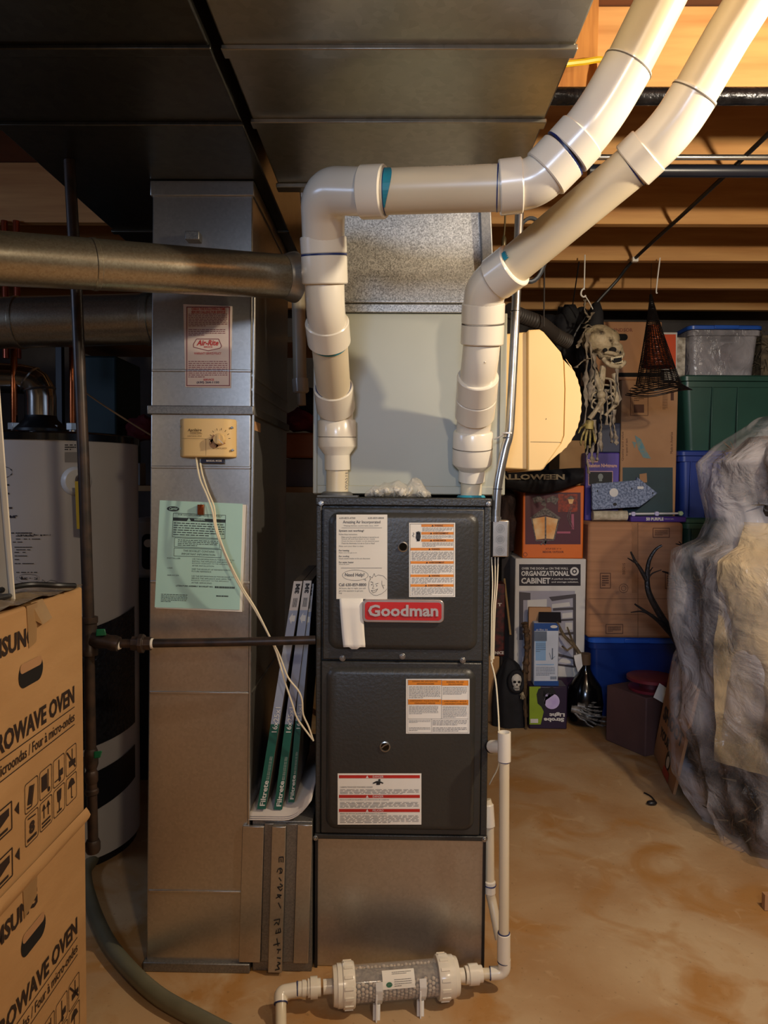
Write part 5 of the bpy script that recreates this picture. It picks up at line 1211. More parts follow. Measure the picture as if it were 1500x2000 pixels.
BONE = mat('aged_bone', '#cdbf9c', .6, 0, '#9c8a66', 40, bump=.3, bscale=90, col3='#4c3c28', scale3=50); DARK = mat('hollow_black', '#0d0a09', .9)
def skull_front(par, c, s, mt=BONE):
    b = B(); b.ball(c+V((0, 0, .35*s)), (.62*s, .6*s, .66*s), 2); b.ball(c+V((0, -.25*s, -.1*s)), (.46*s, .35*s, .40*s), 2); b.ball(c+V((0, -.22*s, -.55*s)), (.34*s, .32*s, .32*s), 2)
    o = part('skull', b, mt, par, smooth=60); r = o.modifiers.new('r', 'REMESH'); r.mode = 'VOXEL'; r.voxel_size = .06*s; r.use_smooth_shade = True
    for nm, dx, dz, rx, rz in (('eye_socket', -.22, .14, .16, .14), ('eye_socket', .22, .14, .16, .14), ('nose_hole', 0, -.14, .08, .12), ('mouth_gap', 0, -.52, .24, .06)):
        b = B(); b.ball(c+V((dx*s, -.50*s, dz*s)), (rx*s, .16*s, rz*s), 2); part(nm, b, DARK, o, smooth=True)
    b = B()
    for k in range(7):
        for e in (-.43, -.62): b.box(c.x+(-.22+.068*k)*s, c.x+(-.17+.068*k)*s, c.y-.66*s, c.y-.5*s, c.z+(e-.05)*s, c.z+(e+.05)*s)
    part('teeth', b, mt, o)
    return o
skull_front(t, hc, .052, mat('white_bone', '#d8d2c4', .6))
def hand(par, c, s, mt, d=(0, 0, -1), side=(1, 0, 0), curl=.35, nm='bony_hand'):
    d, side = V(d).normalized(), V(side).normalized(); n = d.cross(side); b = B()
    b.tube([c, c+d*.35*s], [.16*s, .19*s], 8)
    for k in range(4):
        o_ = (k-1.5)*.11*s; L = (.78, .92, .88, .68)[k]*s; p = [c+side*o_*.8+d*.3*s, c+side*o_*1.5+d*(.3*s+L*.4), c+side*o_*1.7+d*(.3*s+L*.72)+n*curl*.15*s, c+side*o_*1.7+d*(.3*s+L*.9)+n*curl*.4*s]
        b.tube(p, [.055*s, .042*s, .038*s, .02*s], 6)
        for q in p[1:3]: b.ball(q, .055*s, 1)
    b.tube([c+d*.1*s-side*.12*s, c+d*.3*s-side*.34*s, c+d*.5*s-side*.40*s], [.055*s, .045*s, .02*s], 6)
    return part(nm, b, mt, par, smooth=60)
hand(t, K(1021, 1352, -.08), .035, BONE); part('staff', B().cyl(K(1024, 1300, -.07), V((K(1023, 1408).x, yr-.07, .002)), .006, n=8), mat('brown_staff', '#5b4428', .7, 0, '#3a2a18', 30), t, smooth=True)
# strobe light box, filter box
GREENP = mat('lime_print', '#8fa821', .5)
t, c, (x0, x1, z0, z1) = carton('strobe_light_box', (1034, 1341, 1108, 1415), 3.9, .14, mat('purple_black_print', '#2a1a34', .45), 'upside down purple and green Strobe Light box on the floor', zb=0)
m, m2, m3 = YP(3.8985), YP(3.897), YP(3.8955)
b = B(); b.poly(m, [(1034, 1341), (1056, 1341), (1050, 1366), (1062, 1390), (1056, 1415), (1034, 1415)]); part('green_side', b, GREENP, c)
b = B(); b.ell(m2, 1078, 1370, 15, 15); b.poly(m2, [(1062, 1348), (1074, 1346), (1070, 1360), (1060, 1360)]); part('bright_lamp', b, mat('pale_lilac_print', '#ded4ea', .5, 0, '#b9a2d4', 12), c)
b = B(); b.poly(m2, [(1052, 1345), (1080, 1342), (1086, 1354), (1066, 1368), (1064, 1386), (1050, 1374), (1048, 1356)]); part('black_housing', b, INK, c)
b = B(); b.text(m3, 'Strobe', 1062, 1402, 1102, 1410, rot=2, bold=.05, skew=0); b.text(m3, 'Light', 1073, 1391, 1103, 1400, rot=2, bold=.05); b.rect(m3, 1036, 1404, 1051, 1412) ; part('pale_lettering', b, WHITEB, c)
ZS = z1
t, c, (x0, x1, z0, z1) = carton('kit_box', (1043, 1217, 1091, 1340), 3.92, .07, mat('pale_blue_box', '#cfd4dc', .45), 'upright white and blue kit box standing on the strobe light box', zb=ZS)
m, m2 = YP(3.9185), YP(3.917)
b = B(); b.rect(m, 1043, 1217, 1091, 1232); b.rect(m, 1043, 1330, 1091, 1340); bp = part('blue_band', b, mat('deep_blue_print', '#1c4a8c', .45), c)
b = B(); b.ell(m2, 1082, 1224, 7, 3); b.text(m2, 'air filter kit', 1047, 1228, 1070, 1231.5); part('white_oval', b, WHITEB, bp)
b = B(); b.rect(m, 1047, 1264, 1082, 1284) if False else b.rect(m, 1046, 1252, 1066, 1290); b.rect(m, 1047, 1297, 1082, 1299); part('light_blue_print', b, mat('light_blue_print', '#8fb4d8', .5), c)
b = B(); b.greek(m2, 1047, 1256, 1066, 1274, 5, 2, .3); b.greek(m2, 1047, 1302, 1084, 1320, 6, 3, .3); b.rect(m2, 1044, 1233, 1068, 1252)
for k in range(7): b.rect(m2, 1075+1.8*k, 1321, 1076+1.8*k, 1327)
b.line(m2, [(1079, 1266), (1079, 1288)], 2); b.line(m2, [(1073, 1275), (1077, 1288), (1084, 1282)], .8)
part('grey_print', b, mat('blue_grey_ink', '#66707e', .5), c)
b = B(); a0 = ext(1048, 1200, 1092, 1217, 3.99); b.hexa([(a0[0], 3.935, z1), (a0[1], 3.935, z1), (a0[1], 3.94, z1), (a0[0], 3.94, z1), (a0[0]+.015, 4., z1+.045), (a0[1]+.01, 4., z1+.045), (a0[1]+.01, 4.005, z1+.045), (a0[0]+.015, 4.005, z1+.045)]); part('open_flap', b, mat('black_flap', '#15131a', .6), c)
b = B(); x0, x1, z0, z1 = ext(1032, 1183, 1076, 1330, 4.01); b.box(x0, x1, 4.01, 4.04, 0, z1-.01); o = part('folded_cardboard', b, CARD2, bevel=.004); tag(o, 'piece of folded brown cardboard behind the blue and white kit box', 'cardboard')
b = B(); rr = random.Random(8); pp = spline([at(1024, 1215, 4.), at(1030, 1250, 3.99), at(1027, 1300, 3.98), at(1024, 1340, 3.97), at(1026, 1400, 3.95)], 10); b.tube(pp, [.016*(1+.35*rr.uniform(-1, 1)) for _ in pp], 9); o = part('knobbly_branch', b, mat('brown_bark', '#6a4c2c', .8, 0, '#3c2a18', 40, bump=.6), smooth=60); tag(o, 'knobbly brown prop branch standing right of the reaper figurine', 'branch')
# dark lantern bottle with branch
t = thing('witch_broom_bottle', 'black round bottle shaped prop beside the blue storage tote', 'bottle', (at(1143, 1390, 4.).x, 4., 0))
cb = at(1143, 1340, 4.); b = B(); b.steps((cb.x, 4., 0), (cb.x, 4., at(1143, 1278, 4.).z), [(0, .05), (.03, .085), (.3, .098), (.55, .085), (.72, .04), (.8, .026), (1, .024)], 28); part('bottle', b, mat('black_glossy_glass', '#0a0a0c', .15), t, smooth=60)
b = B(); b.steps(at(1143, 1297, 4.), at(1143, 1276, 4.), [(0, .03), (1, .03)], 14); part('neck_band', b, mat('brown_wood_band', '#5c442c', .7), t, smooth=True)
b = B(); b.tube([at(1141, 1290, 4.), at(1122, 1262, 3.96), at(1100, 1240, 3.94), at(1088, 1215, 3.92)], [.012, .011, .009, .006], 8); b.tube([at(1120, 1262, 3.96), at(1108, 1270, 3.94), at(1098, 1262, 3.93)], .005, 6); b.tube([at(1138, 1290, 4.), at(1118, 1252, 3.97), at(1108, 1225, 3.94)], [.008, .007, .004], 8)
part('broom_stick', b, mat('weathered_twig', '#7c6a4e', .8, 0, '#4c3e2c', 30), t, smooth=True)
b = B(); b.poly(YP(3.95), [(1120, 1280), (1134, 1276), (1137, 1300), (1128, 1312), (1123, 1296)]); o = part('white_rag', b, WHITEPL, t); md = o.modifiers.new('s', 'SOLIDIFY'); md.thickness = .01
# skeleton hands
t = thing('skeleton_hands', 'pair of silvery skeleton hands lying on the floor right of the strobe light box', 'decoration', (at(1135, 1408, 3.94).x, 3.9, 0))
SIL = mat('silvery_bone', '#9c968c', .35, .4, '#37332f', 35)
for px, py, dx, s in ((1116, 1384, 1, .13), (1132, 1396, 1, .13), (1128, 1378, 1, .11)):
    c = at(px, py, 3.92); c.z = max(c.z, .03); hand(t, c, s, SIL, (dx, -.3, -.12), (0, .55, .85), .6, 'skeleton_hand')
# ================================================================ big brown carton on the blue tote
BLUE = mat('deep_blue_tote', '#14357c', .35, 0, '#112d6c', 3); BLUEL = mat('bright_blue_lid', '#2a5fc0', .35); GREENT = mat('dark_green_tote', '#2e5648', .38, 0, '#284c40', 3); BLUE2 = mat('royal_blue_tote', '#243f94', .38, 0, '#1e3784', 3)
def tote(nm, px, Y, dep, body, lid, label, lidh=.03, zb=None, zt=None, taper=.02, group=None, ribs=(), latch=True):
    x0, x1, z0, z1 = ext(*px, Y)
    if zb is not None: z0 = zb
    if zt is not None: z1 = zt
    t = thing(nm, label, 'storage tote', ((x0+x1)/2, Y+dep/2, z0), group); zl = z1-lidh
    def rr_(e, z, r=.035): return [V((x, y, z)) for x, y in rrect(x0+e, Y+e, x1-e, Y+dep-e, r, 5)]
    bd = part('body', B().ring_mesh([rr_(taper+.012, z0), rr_(.016, zl-.035), rr_(.004, zl-.034), rr_(.003, zl-.004), rr_(.012, zl)]), body, t, smooth=True)
    part('lid', B().ring_mesh([rr_(-.002, zl+.0005), rr_(-.003, zl+lidh*.7), rr_(.004, z1-.002), rr_(.014, z1)]), lid, t, smooth=True)
    for rx in ribs:
        X_ = at(rx, (px[1]+px[3])/2, Y).x; part('rib', B().box(X_-.004, X_+.004, Y+.006, Y+.02, z0+.01, zl-.03), body, bd, bevel=.002)
    if latch: part('handle', B().box((x0+x1)/2-.07, (x0+x1)/2+.07, Y-.010, Y+.004, zl+.002, z1-.004), lid, t, bevel=.004)
    return t, (x0, x1, z0, z1)
tt, (x0, x1, z0, z1) = tote('blue_tote', (1150, 1246, 1334, 1425), 4.08, .46, BLUE, BLUEL, 'dark blue storage tote with bright blue lid under the large brown carton', zb=0)
t, c, (x0, x1, z0, z1) = carton('large_moving_carton', (1148, 1020, 1333, 1246), 4.07, .44, CARD3, 'large creased brown carton lying on the blue tote, purple box on top', zb=z1, bevel=.018)
BT = z1; m, m2 = YP(4.068), YP(4.0665)
b = B()
for (a, bb, c_, d) in ((1275, 1031, 1308, 1050), (1172, 1119, 1193, 1149), (1183, 1219, 1217, 1238), (1299, 1119, 1320, 1150)): b.frame(m2, a, bb, c_, d, 1.2); b.greek(m2, a+4, bb+4, c_-4, d-4, 5, int(a), .5)
b.ell(m2, 1218, 1149, 9, 9, .8); b.ell(m2, 1218, 1149, 5, 5, .7); b.text(m2, '515202', 1216, 1100, 1221, 1122, rot=3)
part('box_print', b, mat('brown_print', '#5c3622', .7), c)
b = B(); b.rect(m, 1245.5, 1021, 1246.5, 1246); b.rect(m, 1150, 1169, 1332, 1169.8); b.rect(m, 1150, 1199, 1332, 1199.8); part('crease_line', b, mat('crease_brown', '#7c5436', .8), c)
b = B(); b.rect(m, 1234, 1021, 1245, 1158); part('tape_strip', b, mat('faded_tape', '#a3724c', .4), c)
# cream roll, purple box, light bar
o = part('paper_roll', B().cyl(at(1158, 1008, 4.15)+V((0, 0, 0)), at(1224, 1008, 4.15), .028, n=24).cyl(at(1157, 1008, 4.15), at(1157.5, 1008, 4.15), .03, n=24), mat('cream_roll', '#d2c6aa', .7, 0, '#a99c80', 30, bump=.4), smooth=True); tag(o, 'cream textured roll under the grey arrow sign on the big carton', 'roll')
zr = BT+.029
for v in o.data.vertices: pass
o.location.z = BT+.001
t, c, (x0, x1, z0, z1) = carton('purple_light_box', (1232, 1009, 1341, 1020), 4.1, .12, mat('purple_print', '#4a2c86', .4), 'thin purple box of string lights on top of the big carton', zb=BT)
b = B(); b.text(YP(4.098), '50 PURPLE', 1262, 1010.5, 1296, 1017, bold=.06); b.text(YP(4.098), 'Halloween Lights', 1298, 1012.5, 1316, 1015); part('white_lettering', b, WHITEB, c)
t = thing('light_bar', 'white bar with three hexagonal knobs lying on the thin purple box', 'light bar', at(1285, 1008, 4.13))
zl = z1+.012; xl_, xr_ = at(1228, 1005, 4.13).x, at(1332, 1000, 4.13).x
part('rod', B().cyl((xl_, 4.13, zl), (xr_, 4.13, zl+.006), .006, n=10), WHITEPL, t, smooth=True)
for u in (.08, .52, .97): 
    c_ = V((xl_+(xr_-xl_)*u, 4.13, zl+.006*u)); part('hex_knob', B().cyl(c_+V((0, -.012, 0)), c_+V((0, .012, 0)), .014, n=6), mat('pale_violet_plastic', '#cfc8e6', .4) if u < .9 else mat('pale_green_plastic', '#bfe0b0', .4), t, bevel=.002)
# grey arrow shaped sign
t = thing('arrow_sign', 'speckled grey arrow shaped tombstone prop pointing right', 'sign', at(1220, 998, 4.12))
SP = mat('speckled_grey_foam', '#8f9bb4', .7, 0, '#5b6780', 90, detail=6, lo=.42, hi=.58)
bpx('board', [(1156, 945), (1244, 938), (1245, 932), (1285, 963), (1258, 984), (1249, 990), (1157, 996)], 4.11, .03, SP, t, bevel=.003)
m = YP(4.1085); b = B(); b.ell(m, 1199, 962, 8.5, 8.5); b.rect(m, 1245, 950, 1257, 955); part('white_sticker', b, WHITEPL, t)
b = B(); b.ell(m, 1201, 985, 4, 3); 
for q in ((1167, 959), (1234, 955), (1275, 963)): b.ell(m, *q, 1.3, 2.2)
part('slot_hole', b, INK, t)
# purple picture box, dark box
t, c, (x0, x1, z0, z1) = carton('purple_picture_box', (1143, 884, 1209, 1016), 4.22, .1, mat('violet_streaked_print', '#6a57b4', .5, 0, '#3a2878', 9, stretch=(1, 1, .3)), 'violet box with skull picture and red lettering behind the grey arrow sign', zb=BT)
m, m2 = YP(4.218), YP(4.2165)
b = B(); b.text(m, 'Deluxe', 1148, 897, 1168, 903, bold=.03); b.frame(m, 1149, 920, 1197, 948, 1.3); b.text(m, 'Skeleton Nightmare', 1147, 905.5, 1205, 915, bold=.03); part('pale_lettering', b, mat('pale_peach_ink', '#e2b09a', .5), c)
b = B(); b.rect(m, 1150, 922, 1196, 946); part('black_picture', b, INK, c)
b = B(); b.ell(m2, 1173, 931, 5, 6); b.rect(m2, 1170, 936, 1176, 940); b.line(m2, [(1165, 944), (1181, 944)], 2); part('grey_skull_print', b, mat('grey_print', '#8a9088', .5), c)
zq = z1
t, c, (x0, x1, z0, z1) = carton('dark_blue_box', (1168, 826, 1212, 884), 4.22, .1, mat('slate_blue_box', '#363c56', .45), 'slate blue box standing on the violet picture box behind the hanging skeleton', zb=zq)
t, c, (x0, x1, z0, z1) = carton('shadowed_carton', (1092, 860, 1142, 1016), 4.32, .3, CARD, 'brown carton partly hidden behind the tan humidifier and black banner', zb=LT)
# tall brown cartons
t, c, (x0, x1, z0, z1) = carton('tall_brown_carton', (1212, 742, 1322, 1016), 4.26, .18, CARD2, 'tall upright brown carton below the hanging witch hat with dark green panel', zb=BT)
m, m2 = YP(4.258), YP(4.2565)
b = B(); b.rect(m, 1216, 913, 1314, 1010); gp = part('green_panel', b, mat('dark_teal_print', '#2b4448', .5, 0, '#273c40', 6), c)
b = B(); b.poly(m2, [(1249, 926), (1263, 924), (1264, 942), (1250, 943)]); part('brown_cutout', b, CARD2, gp)
b = B(); b.text(m, 'Quality and value', 1214, 843, 1219, 900, rot=1); b.text(m, 'in spots of dark', 1222, 856, 1227, 890, rot=1); b.text(m, 'Made in America', 1309, 844, 1314, 886, rot=1); b.frame(m, 1231, 758, 1266, 812, .8); b.rect(m, 1238, 790, 1258, 806); b.greek(m, 1238, 766, 1258, 784, 5, 3, .4); b.rect(m, 1310, 765, 1316, 782); b.greek(m, 1294, 766, 1304, 800, 14, 9, .3)
part('box_print', b, mat('brown_print', '#5c3622', .7), c)
b = B(); b.poly(m, [(1240, 850), (1252, 858), (1262, 880), (1272, 896), (1256, 894), (1246, 876)]); b.poly(m, [(1234, 862), (1243, 864), (1240, 876)]); part('blue_smudge', b, mat('teal_smudge', '#4f8a98', .7, 0, '#8a8a74', 50), c)
ztc = z1
t, c, (x0, x1, z0, z1) = carton('upper_brown_carton', (1160, 628, 1292, 742), 4.26, .3, mat('light_kraft', '#c08c60', .75, 0, '#b4825a', 4), 'upper brown carton with oval handle hole behind the hanging skull', zb=ztc)
m, m2 = YP(4.258), YP(4.2565)
b = B(); b.poly(m, rrect(1202, 652, 1226, 665, 6, 4)); b.rect(m, 1205, 728, 1292, 736); part('handle_hole', b, DARK, c)
b = B(); b.text(m, 'WINDSOR', 1190, 641, 1236, 648, bold=.02); part('box_lettering', b, mat('rust_print', '#8a4a30', .6), c)
# orange card and folded papers
x0, x1, z0, z1 = ext(1293, 650, 1322, 722, 4.27)
b = B().box(x0, x1, 4.27, 4.3, z0, z1+.002); t = part('framed_card', b, WHITEB); tag(t, 'orange card with white border behind the hanging witch hat', 'card')
b = B(); b.rect(YP(4.269), 1292, 653, 1320, 720); part('orange_face', b, mat('vivid_orange_print', '#e2511c', .5), t)
b = B(); x0, x1, z0, z1 = ext(1296, 660, 1336, 742, 4.34); b.box(x0, x1, 4.32, 4.44, ztc, z1); o = part('paper_packet', b, mat('printed_paper_packet', '#cdc4b2', .6, 0, '#8f8370', 40), bevel=.003); tag(o, 'cream printed packet between the orange card and the clear tote', 'packet')
# ================================================================ tote stack on the right
Yt = 4.22; BG = 'stacked storage totes'
t, e = tote('green_tote', (1338, 1285, 1560, 1430), Yt, .42, GREENT, GREENT, 'dark green tote at the bottom of the stack, behind the plastic wrapped tree', zb=0, latch=False)
t, e = tote('blue_tote', (1336, 1140, 1560, 1285), Yt, .42, BLUE2, BLUE2, 'blue tote second from the bottom of the stack behind the wrapped tree', zb=e[3], latch=False)
t, e = tote('green_tote', (1334, 1012, 1560, 1140), Yt, .42, GREENT, GREENT, 'green tote directly under the royal blue tote in the stack', zb=e[3], latch=False, ribs=(1352,))
t, e = tote('blue_tote', (1326, 880, 1560, 1012), Yt, .42, BLUE2, BLUE2, 'royal blue tote directly under the large green tote', zb=e[3], latch=False, ribs=(1350, 1382))
t, e = tote('green_tote', (1332, 732, 1560, 880), Yt, .44, GREENT, GREENT, 'large dark green tote under the clear tote with blue lid', zb=e[3], latch=False, ribs=(1392, 1442), taper=.045, lidh=.035)
CLR = plastic_film('clear_tote_plastic', '#b9b4b6', .62, .2)
t, e2 = tote('clear_tote', (1345, 634, 1490, 732), Yt+.02, .36, CLR, BLUEL, 'clear storage tote with bright blue lid on top of the tote stack', zb=e[3], taper=.02, lidh=.026)
rr = random.Random(9); b = B(); x0, x1, z0, z1 = e2
for k in range(16): b.ball((rr.uniform(x0+.08, x1-.08), Yt+.2+rr.uniform(-.08, .08), z0+.06+rr.random()*.11), (.07, .06, .05), 2)
o = part('tote_contents', b, mat('mauve_contents', '#7c6e72', .8, 0, '#4c4248', 9), smooth=True); tag(o, 'jumbled greyish contents seen through the clear tote', 'contents', kind='stuff')
b = B(); x0, x1, z0, z1 = ext(1492, 640, 1560, 730, Yt+.05); r = random.Random(3)
for k in range(160): 
    c = V((r.uniform(x0, x1), Yt+.1+r.uniform(0, .15), r.uniform(z0+.02, z1))); d = V((r.uniform(-1, 1), r.uniform(-1, 1), r.uniform(-1, 1))).normalized()*.03; b.tube([c-d, c+d], .002, 4)
b.box(x0+.02, x1, Yt+.12, Yt+.25, e[3], z1-.03)
o = part('twig_bundle', b, mat('dry_twigs', '#6e6048', .8, 0, '#3c3428', 30)); tag(o, 'bundle of dry twigs beside the clear tote at right edge', 'twigs', kind='stuff')
from mathutils import noise as NZ
# ================================================================ witch hat
t = thing('witch_hat', 'woven black witch hat with rusty orange lining hanging from the joists', 'hat', at(1283, 768, 3.55))
tip, base = at(1271, 575, 3.55), at(1286, 752, 3.55); ax = base-tip; HB_ = 0.098
rad = lambda u: .004+HB_*(u**1.15)
b = B(); n = 26
P_ = lambda u, a: tip+ax*u+V((math.cos(a)*rad(u), math.sin(a)*rad(u), .0))
for k in range(n):
    a = 2*math.pi*k/n; b.tube([P_(u, a+u*.5) for u in [i/10 for i in range(11)]], .0016, 4)
pts = [P_(.04+.96*(i/1500)**.8, 2*math.pi*(i/1500)**.8*52) for i in range(1501)]; b.tube(pts, .0018, 4)
part('woven_cone', b, mat('black_wicker', '#14100f', .4), t, smooth=True)
b = B(); b.ring_mesh([[tip+ax*u+V((math.cos(2*math.pi*k/20), math.sin(2*math.pi*k/20), 0))*(rad(u)*.86) for k in range(20)] for u in (.34, .5, .62, .8)], False, False)
part('rust_lining', b, mat('rusty_orange_tinsel', '#d8622a', .3, .1, '#4a1c10', 70, bump=.6), t, smooth=True)
b = B(); 
for q in (1.0, 1.1, 1.2, 1.3, 1.36): b.tube([base+V((math.cos(a)*HB_*q*1.12, math.sin(a)*HB_*q, -.012*(q-1)*8+.006*math.sin(a*3)+.03*math.cos(a)*(q-.9))) for a in [2*math.pi*k/40 for k in range(40)]], .0026, 5, closed=True)
part('brim', b, MATS['black_wicker'], t, smooth=True)
part('hanging_cord', B().tube([tip, V((tip.x, tip.y, ZJ))], .0012, 5), BLACKPL, t)
# ================================================================ hanging skeleton
t = thing('hanging_skeleton', 'ragged skeleton with snarling skull facing right, hanging beside the tan humidifier', 'skeleton', at(1180, 880, 3.42))
K = lambda px, py, dy=0: at(px, py, 3.42+dy)
BN = mat('weathered_bone', '#b9a98a', .6, 0, '#8f7f62', 14, bump=.6, bscale=45, col3='#3c2f20', scale3=26)
RAG = mat('grey_rag_cloth', '#9c8f7c', .9, 0, '#6e6355', 30, bump=.5, bscale=60)
b = B(); s = 1/422
b.ball(K(1169, 664), (.078, .068, .070), 3); b.ball(K(1186, 663), (.056, .052, .052), 3); b.ball(K(1200, 685), (.040, .042, .040), 2); b.ball(K(1210, 693), (.024, .032, .022), 2); b.ball(K(1186, 695), (.045, .045, .022), 2)
b.tube([K(1192, 668, -.03), K(1205, 670, -.035), K(1213, 678, -.02)], .011, 8); b.tube([K(1180, 688, -.045), K(1195, 690, -.05), K(1204, 692, -.04)], .010, 8)
o = part('skull', b, BN, t, smooth=60); r = o.modifiers.new('r', 'REMESH'); r.mode = 'VOXEL'; r.voxel_size = .0035; r.use_smooth_shade = True
b = B(); b.tube(spline([K(1178, 700, -.03), K(1190, 712, -.035), (K(1210, 716, -.02)), K(1219, 708), K(1210, 714, .03), K(1188, 710, .04)], 5), [.011]*26, 10)
jw = part('jaw', b, BN, t, smooth=True)
b = B(); b.ball(K(1197, 683, -.042), (.017, .010, .013), 2); b.ball(K(1182, 684, -.052), (.011, .006, .010), 2); b.ball(K(1210, 688, -.026), (.007, .010, .011), 2); part('eye_socket', b, DARK, o, smooth=True)
b = B(); b.poly(YP(3.42-.045), [(1190, 703), (1200, 700), (1215, 698), (1214, 705), (1200, 709)]); part('mouth_gap', b, DARK, o)
b = B()
for k in range(8):
    c = K(1194+3.0*k, 700-.5*k, -.046+.002*k); b.cyl(c+V((0, 0, .004)), c-V((0, 0, .010)), .0034, .0022, 6); c = K(1195+2.9*k, 709-.3*k, -.042+.002*k); b.cyl(c-V((0, 0, .004)), c+V((0, 0, .009)), .0032, .002, 6)
part('teeth', b, mat('yellowed_teeth', '#d6c9a4', .4), jw, smooth=True)
b = B(); c0 = K(1178, 715); b.tube([c0, K(1176, 735), K(1172, 770), K(1176, 810)], [.014, .016, .014, .010], 8)
for k in range(4): b.tube(spline([K(1176, 738+13*k), K(1160, 742+13*k, -.05), K(1156, 756+13*k, -.03), K(1172, 766+13*k, -.05)], 4), .0045, 6); b.tube(spline([K(1178, 738+13*k), K(1196, 742+13*k, -.03), K(1200, 754+13*k, -.02), K(1186, 764+13*k, -.04)], 4), .0045, 6)
part('ribcage', b, BN, t, smooth=True)
b = B(); b.tube([K(1160, 725, -.03), K(1172, 762, -.06), K(1176, 785, -.07)], [.017, .011, .018], 9); b.tube([K(1178, 780, -.07), K(1165, 800, -.07), K(1152, 818, -.06)], [.017, .009, .013], 9); b.ball(K(1174, 772, -.07), .021, 2)
part('arm_bone', b, BN, t, smooth=True)
b = B(); b.tube([K(1200, 730, -.02), K(1206, 765, -.03), K(1203, 792, -.04)], [.013, .008, .012], 8); b.tube([K(1203, 790, -.04), K(1190, 803, -.05), K(1182, 812, -.05)], [.010, .006, .008], 8)
part('arm_bone', b, BN, t, smooth=True)
hand(t, K(1152, 822, -.06), .115, mat('yellowish_bone', '#b3a05c', .6, 0, '#5c4c28', 30), (-.12, -.1, -1), (1, .1, 0), .3)
rr = random.Random(21)
def rag(pts, w, nm='rag_strip'):
    pts = spline(pts, 6); m_ = len(pts); L_ = []
    for i, p in enumerate(pts):
        a = rr.uniform(-.5, .5)+i*.22; ww = w*(1+.45*math.sin(i*1.7+rr.random())); L_.append((p-V((math.cos(a), math.sin(a), 0))*ww, p+V((math.cos(a), math.sin(a), 0))*ww))
    b = B()
    for (p, q), (p2, q2) in zip(L_, L_[1:]): b.face([p, q, q2, p2])
    bmesh.ops.remove_doubles(b.bm, verts=b.bm.verts, dist=1e-6)
    o = part(nm, b, RAG, t, smooth=70); md = o.modifiers.new('s', 'SOLIDIFY'); md.thickness = .004; md.offset = 0
for pts, w in (([(1148, 650), (1146, 690), (1144, 740), (1145, 790), (1140, 830)], .011), ([(1153, 660), (1156, 710), (1152, 760), (1156, 790)], .012), ([(1160, 690), (1163, 730), (1158, 775)], .010), ([(1205, 720), (1207, 750), (1209, 780), (1200, 795)], .009), ([(1172, 790), (1174, 830), (1172, 850), (1175, 882)], .008), ([(1160, 820), (1164, 850), (1156, 880), (1158, 905)], .008),
               ([(1184, 760), (1186, 790), (1184, 830)], .008), ([(1193, 740), (1194, 770), (1196, 800), (1194, 830)], .007), ([(1200, 800), (1199, 830), (1203, 855), (1204, 870)], .008), ([(1192, 810), (1193, 840), (1196, 865)], .007), ([(1148, 640), (1140, 650), (1132, 668), (1127, 680)], .009), ([(1165, 645), (1150, 635), (1140, 640)], .010), ([(1150, 620), (1142, 605), (1143, 585)], .006), ([(1158, 610), (1150, 625), (1140, 632)], .007), ([(1150, 700), (1138, 706), (1124, 718)], .007), ([(1172, 850), (1168, 870), (1166, 900)], .006), ([(1149, 870), (1146, 895), (1150, 925)], .006)):
    rag([K(x, y, rr.uniform(-.06, -.02)) for x, y in pts], w)
b = B(); g = []
for (y, xa, xb_, d) in ((592, 1158, 1172, .02), (612, 1150, 1178, .04), (640, 1140, 1180, .05), (670, 1128, 1160, .05), (700, 1126, 1160, .05), (730, 1140, 1170, .04), (790, 1150, 1172, .03)):
    a, c = K(xa, y, .05), K(xb_, y, .05); r_ = (c.x-a.x)/2; mdl = (a+c)/2; g.append([V((mdl.x+r_*math.cos(q)*(1+.12*math.sin(5*q)), mdl.y+d*math.sin(q), mdl.z)) for q in [2*math.pi*k/18 for k in range(18)]])
b.ring_mesh(g); part('black_hood', b, FAB, t, smooth=70)
b = B(); b.tube([V((K(1141, 580).x, 3.42, ZJ)), K(1141, 566)], .003, 6); b.tube(spline([K(1141, 563), K(1136, 568), K(1135, 576), K(1140, 580), K(1144, 577)], 5), .004, 7); b.tube([K(1143, 578), K(1152, 592), K(1158, 604)], .0025, 6); part('white_hook', b, WHITEPL, t, smooth=True)
# black hose, costume mass behind
b = B(); pp = spline([at(992, 606, 3.0), at(1020, 618, 3.05), at(1055, 632, 3.1), at(1085, 655, 3.2), at(1110, 668, 3.25)], 14); b.tube(pp, [.029+.003*(i % 2) for i in range(len(pp))], 14); b.tube([at(1062, 638, 3.035), V((at(1062, 600, 3.035).x, 3.035, ZJ+.001))], .003, 5)
o = part('black_hose', b, mat('dark_grey_hose', '#3a3430', .6), smooth=True); tag(o, 'dark ribbed hose sloping down above the tan humidifier', 'hose')
cb_ = lump('costume_bundle', (1112, 660), 3.70, (.13, .10, .15), FAB, 'black cloth costume bundle hanging behind the skeleton and tan humidifier', 'costume', n=4, amp=.22, seed=5)
c = at(1112, 640, 3.70); o = part('costume_cord', B().tube([c, V((c.x, 3.525, ZJ+.001))], .003, 5), BLACKPL, cb_)
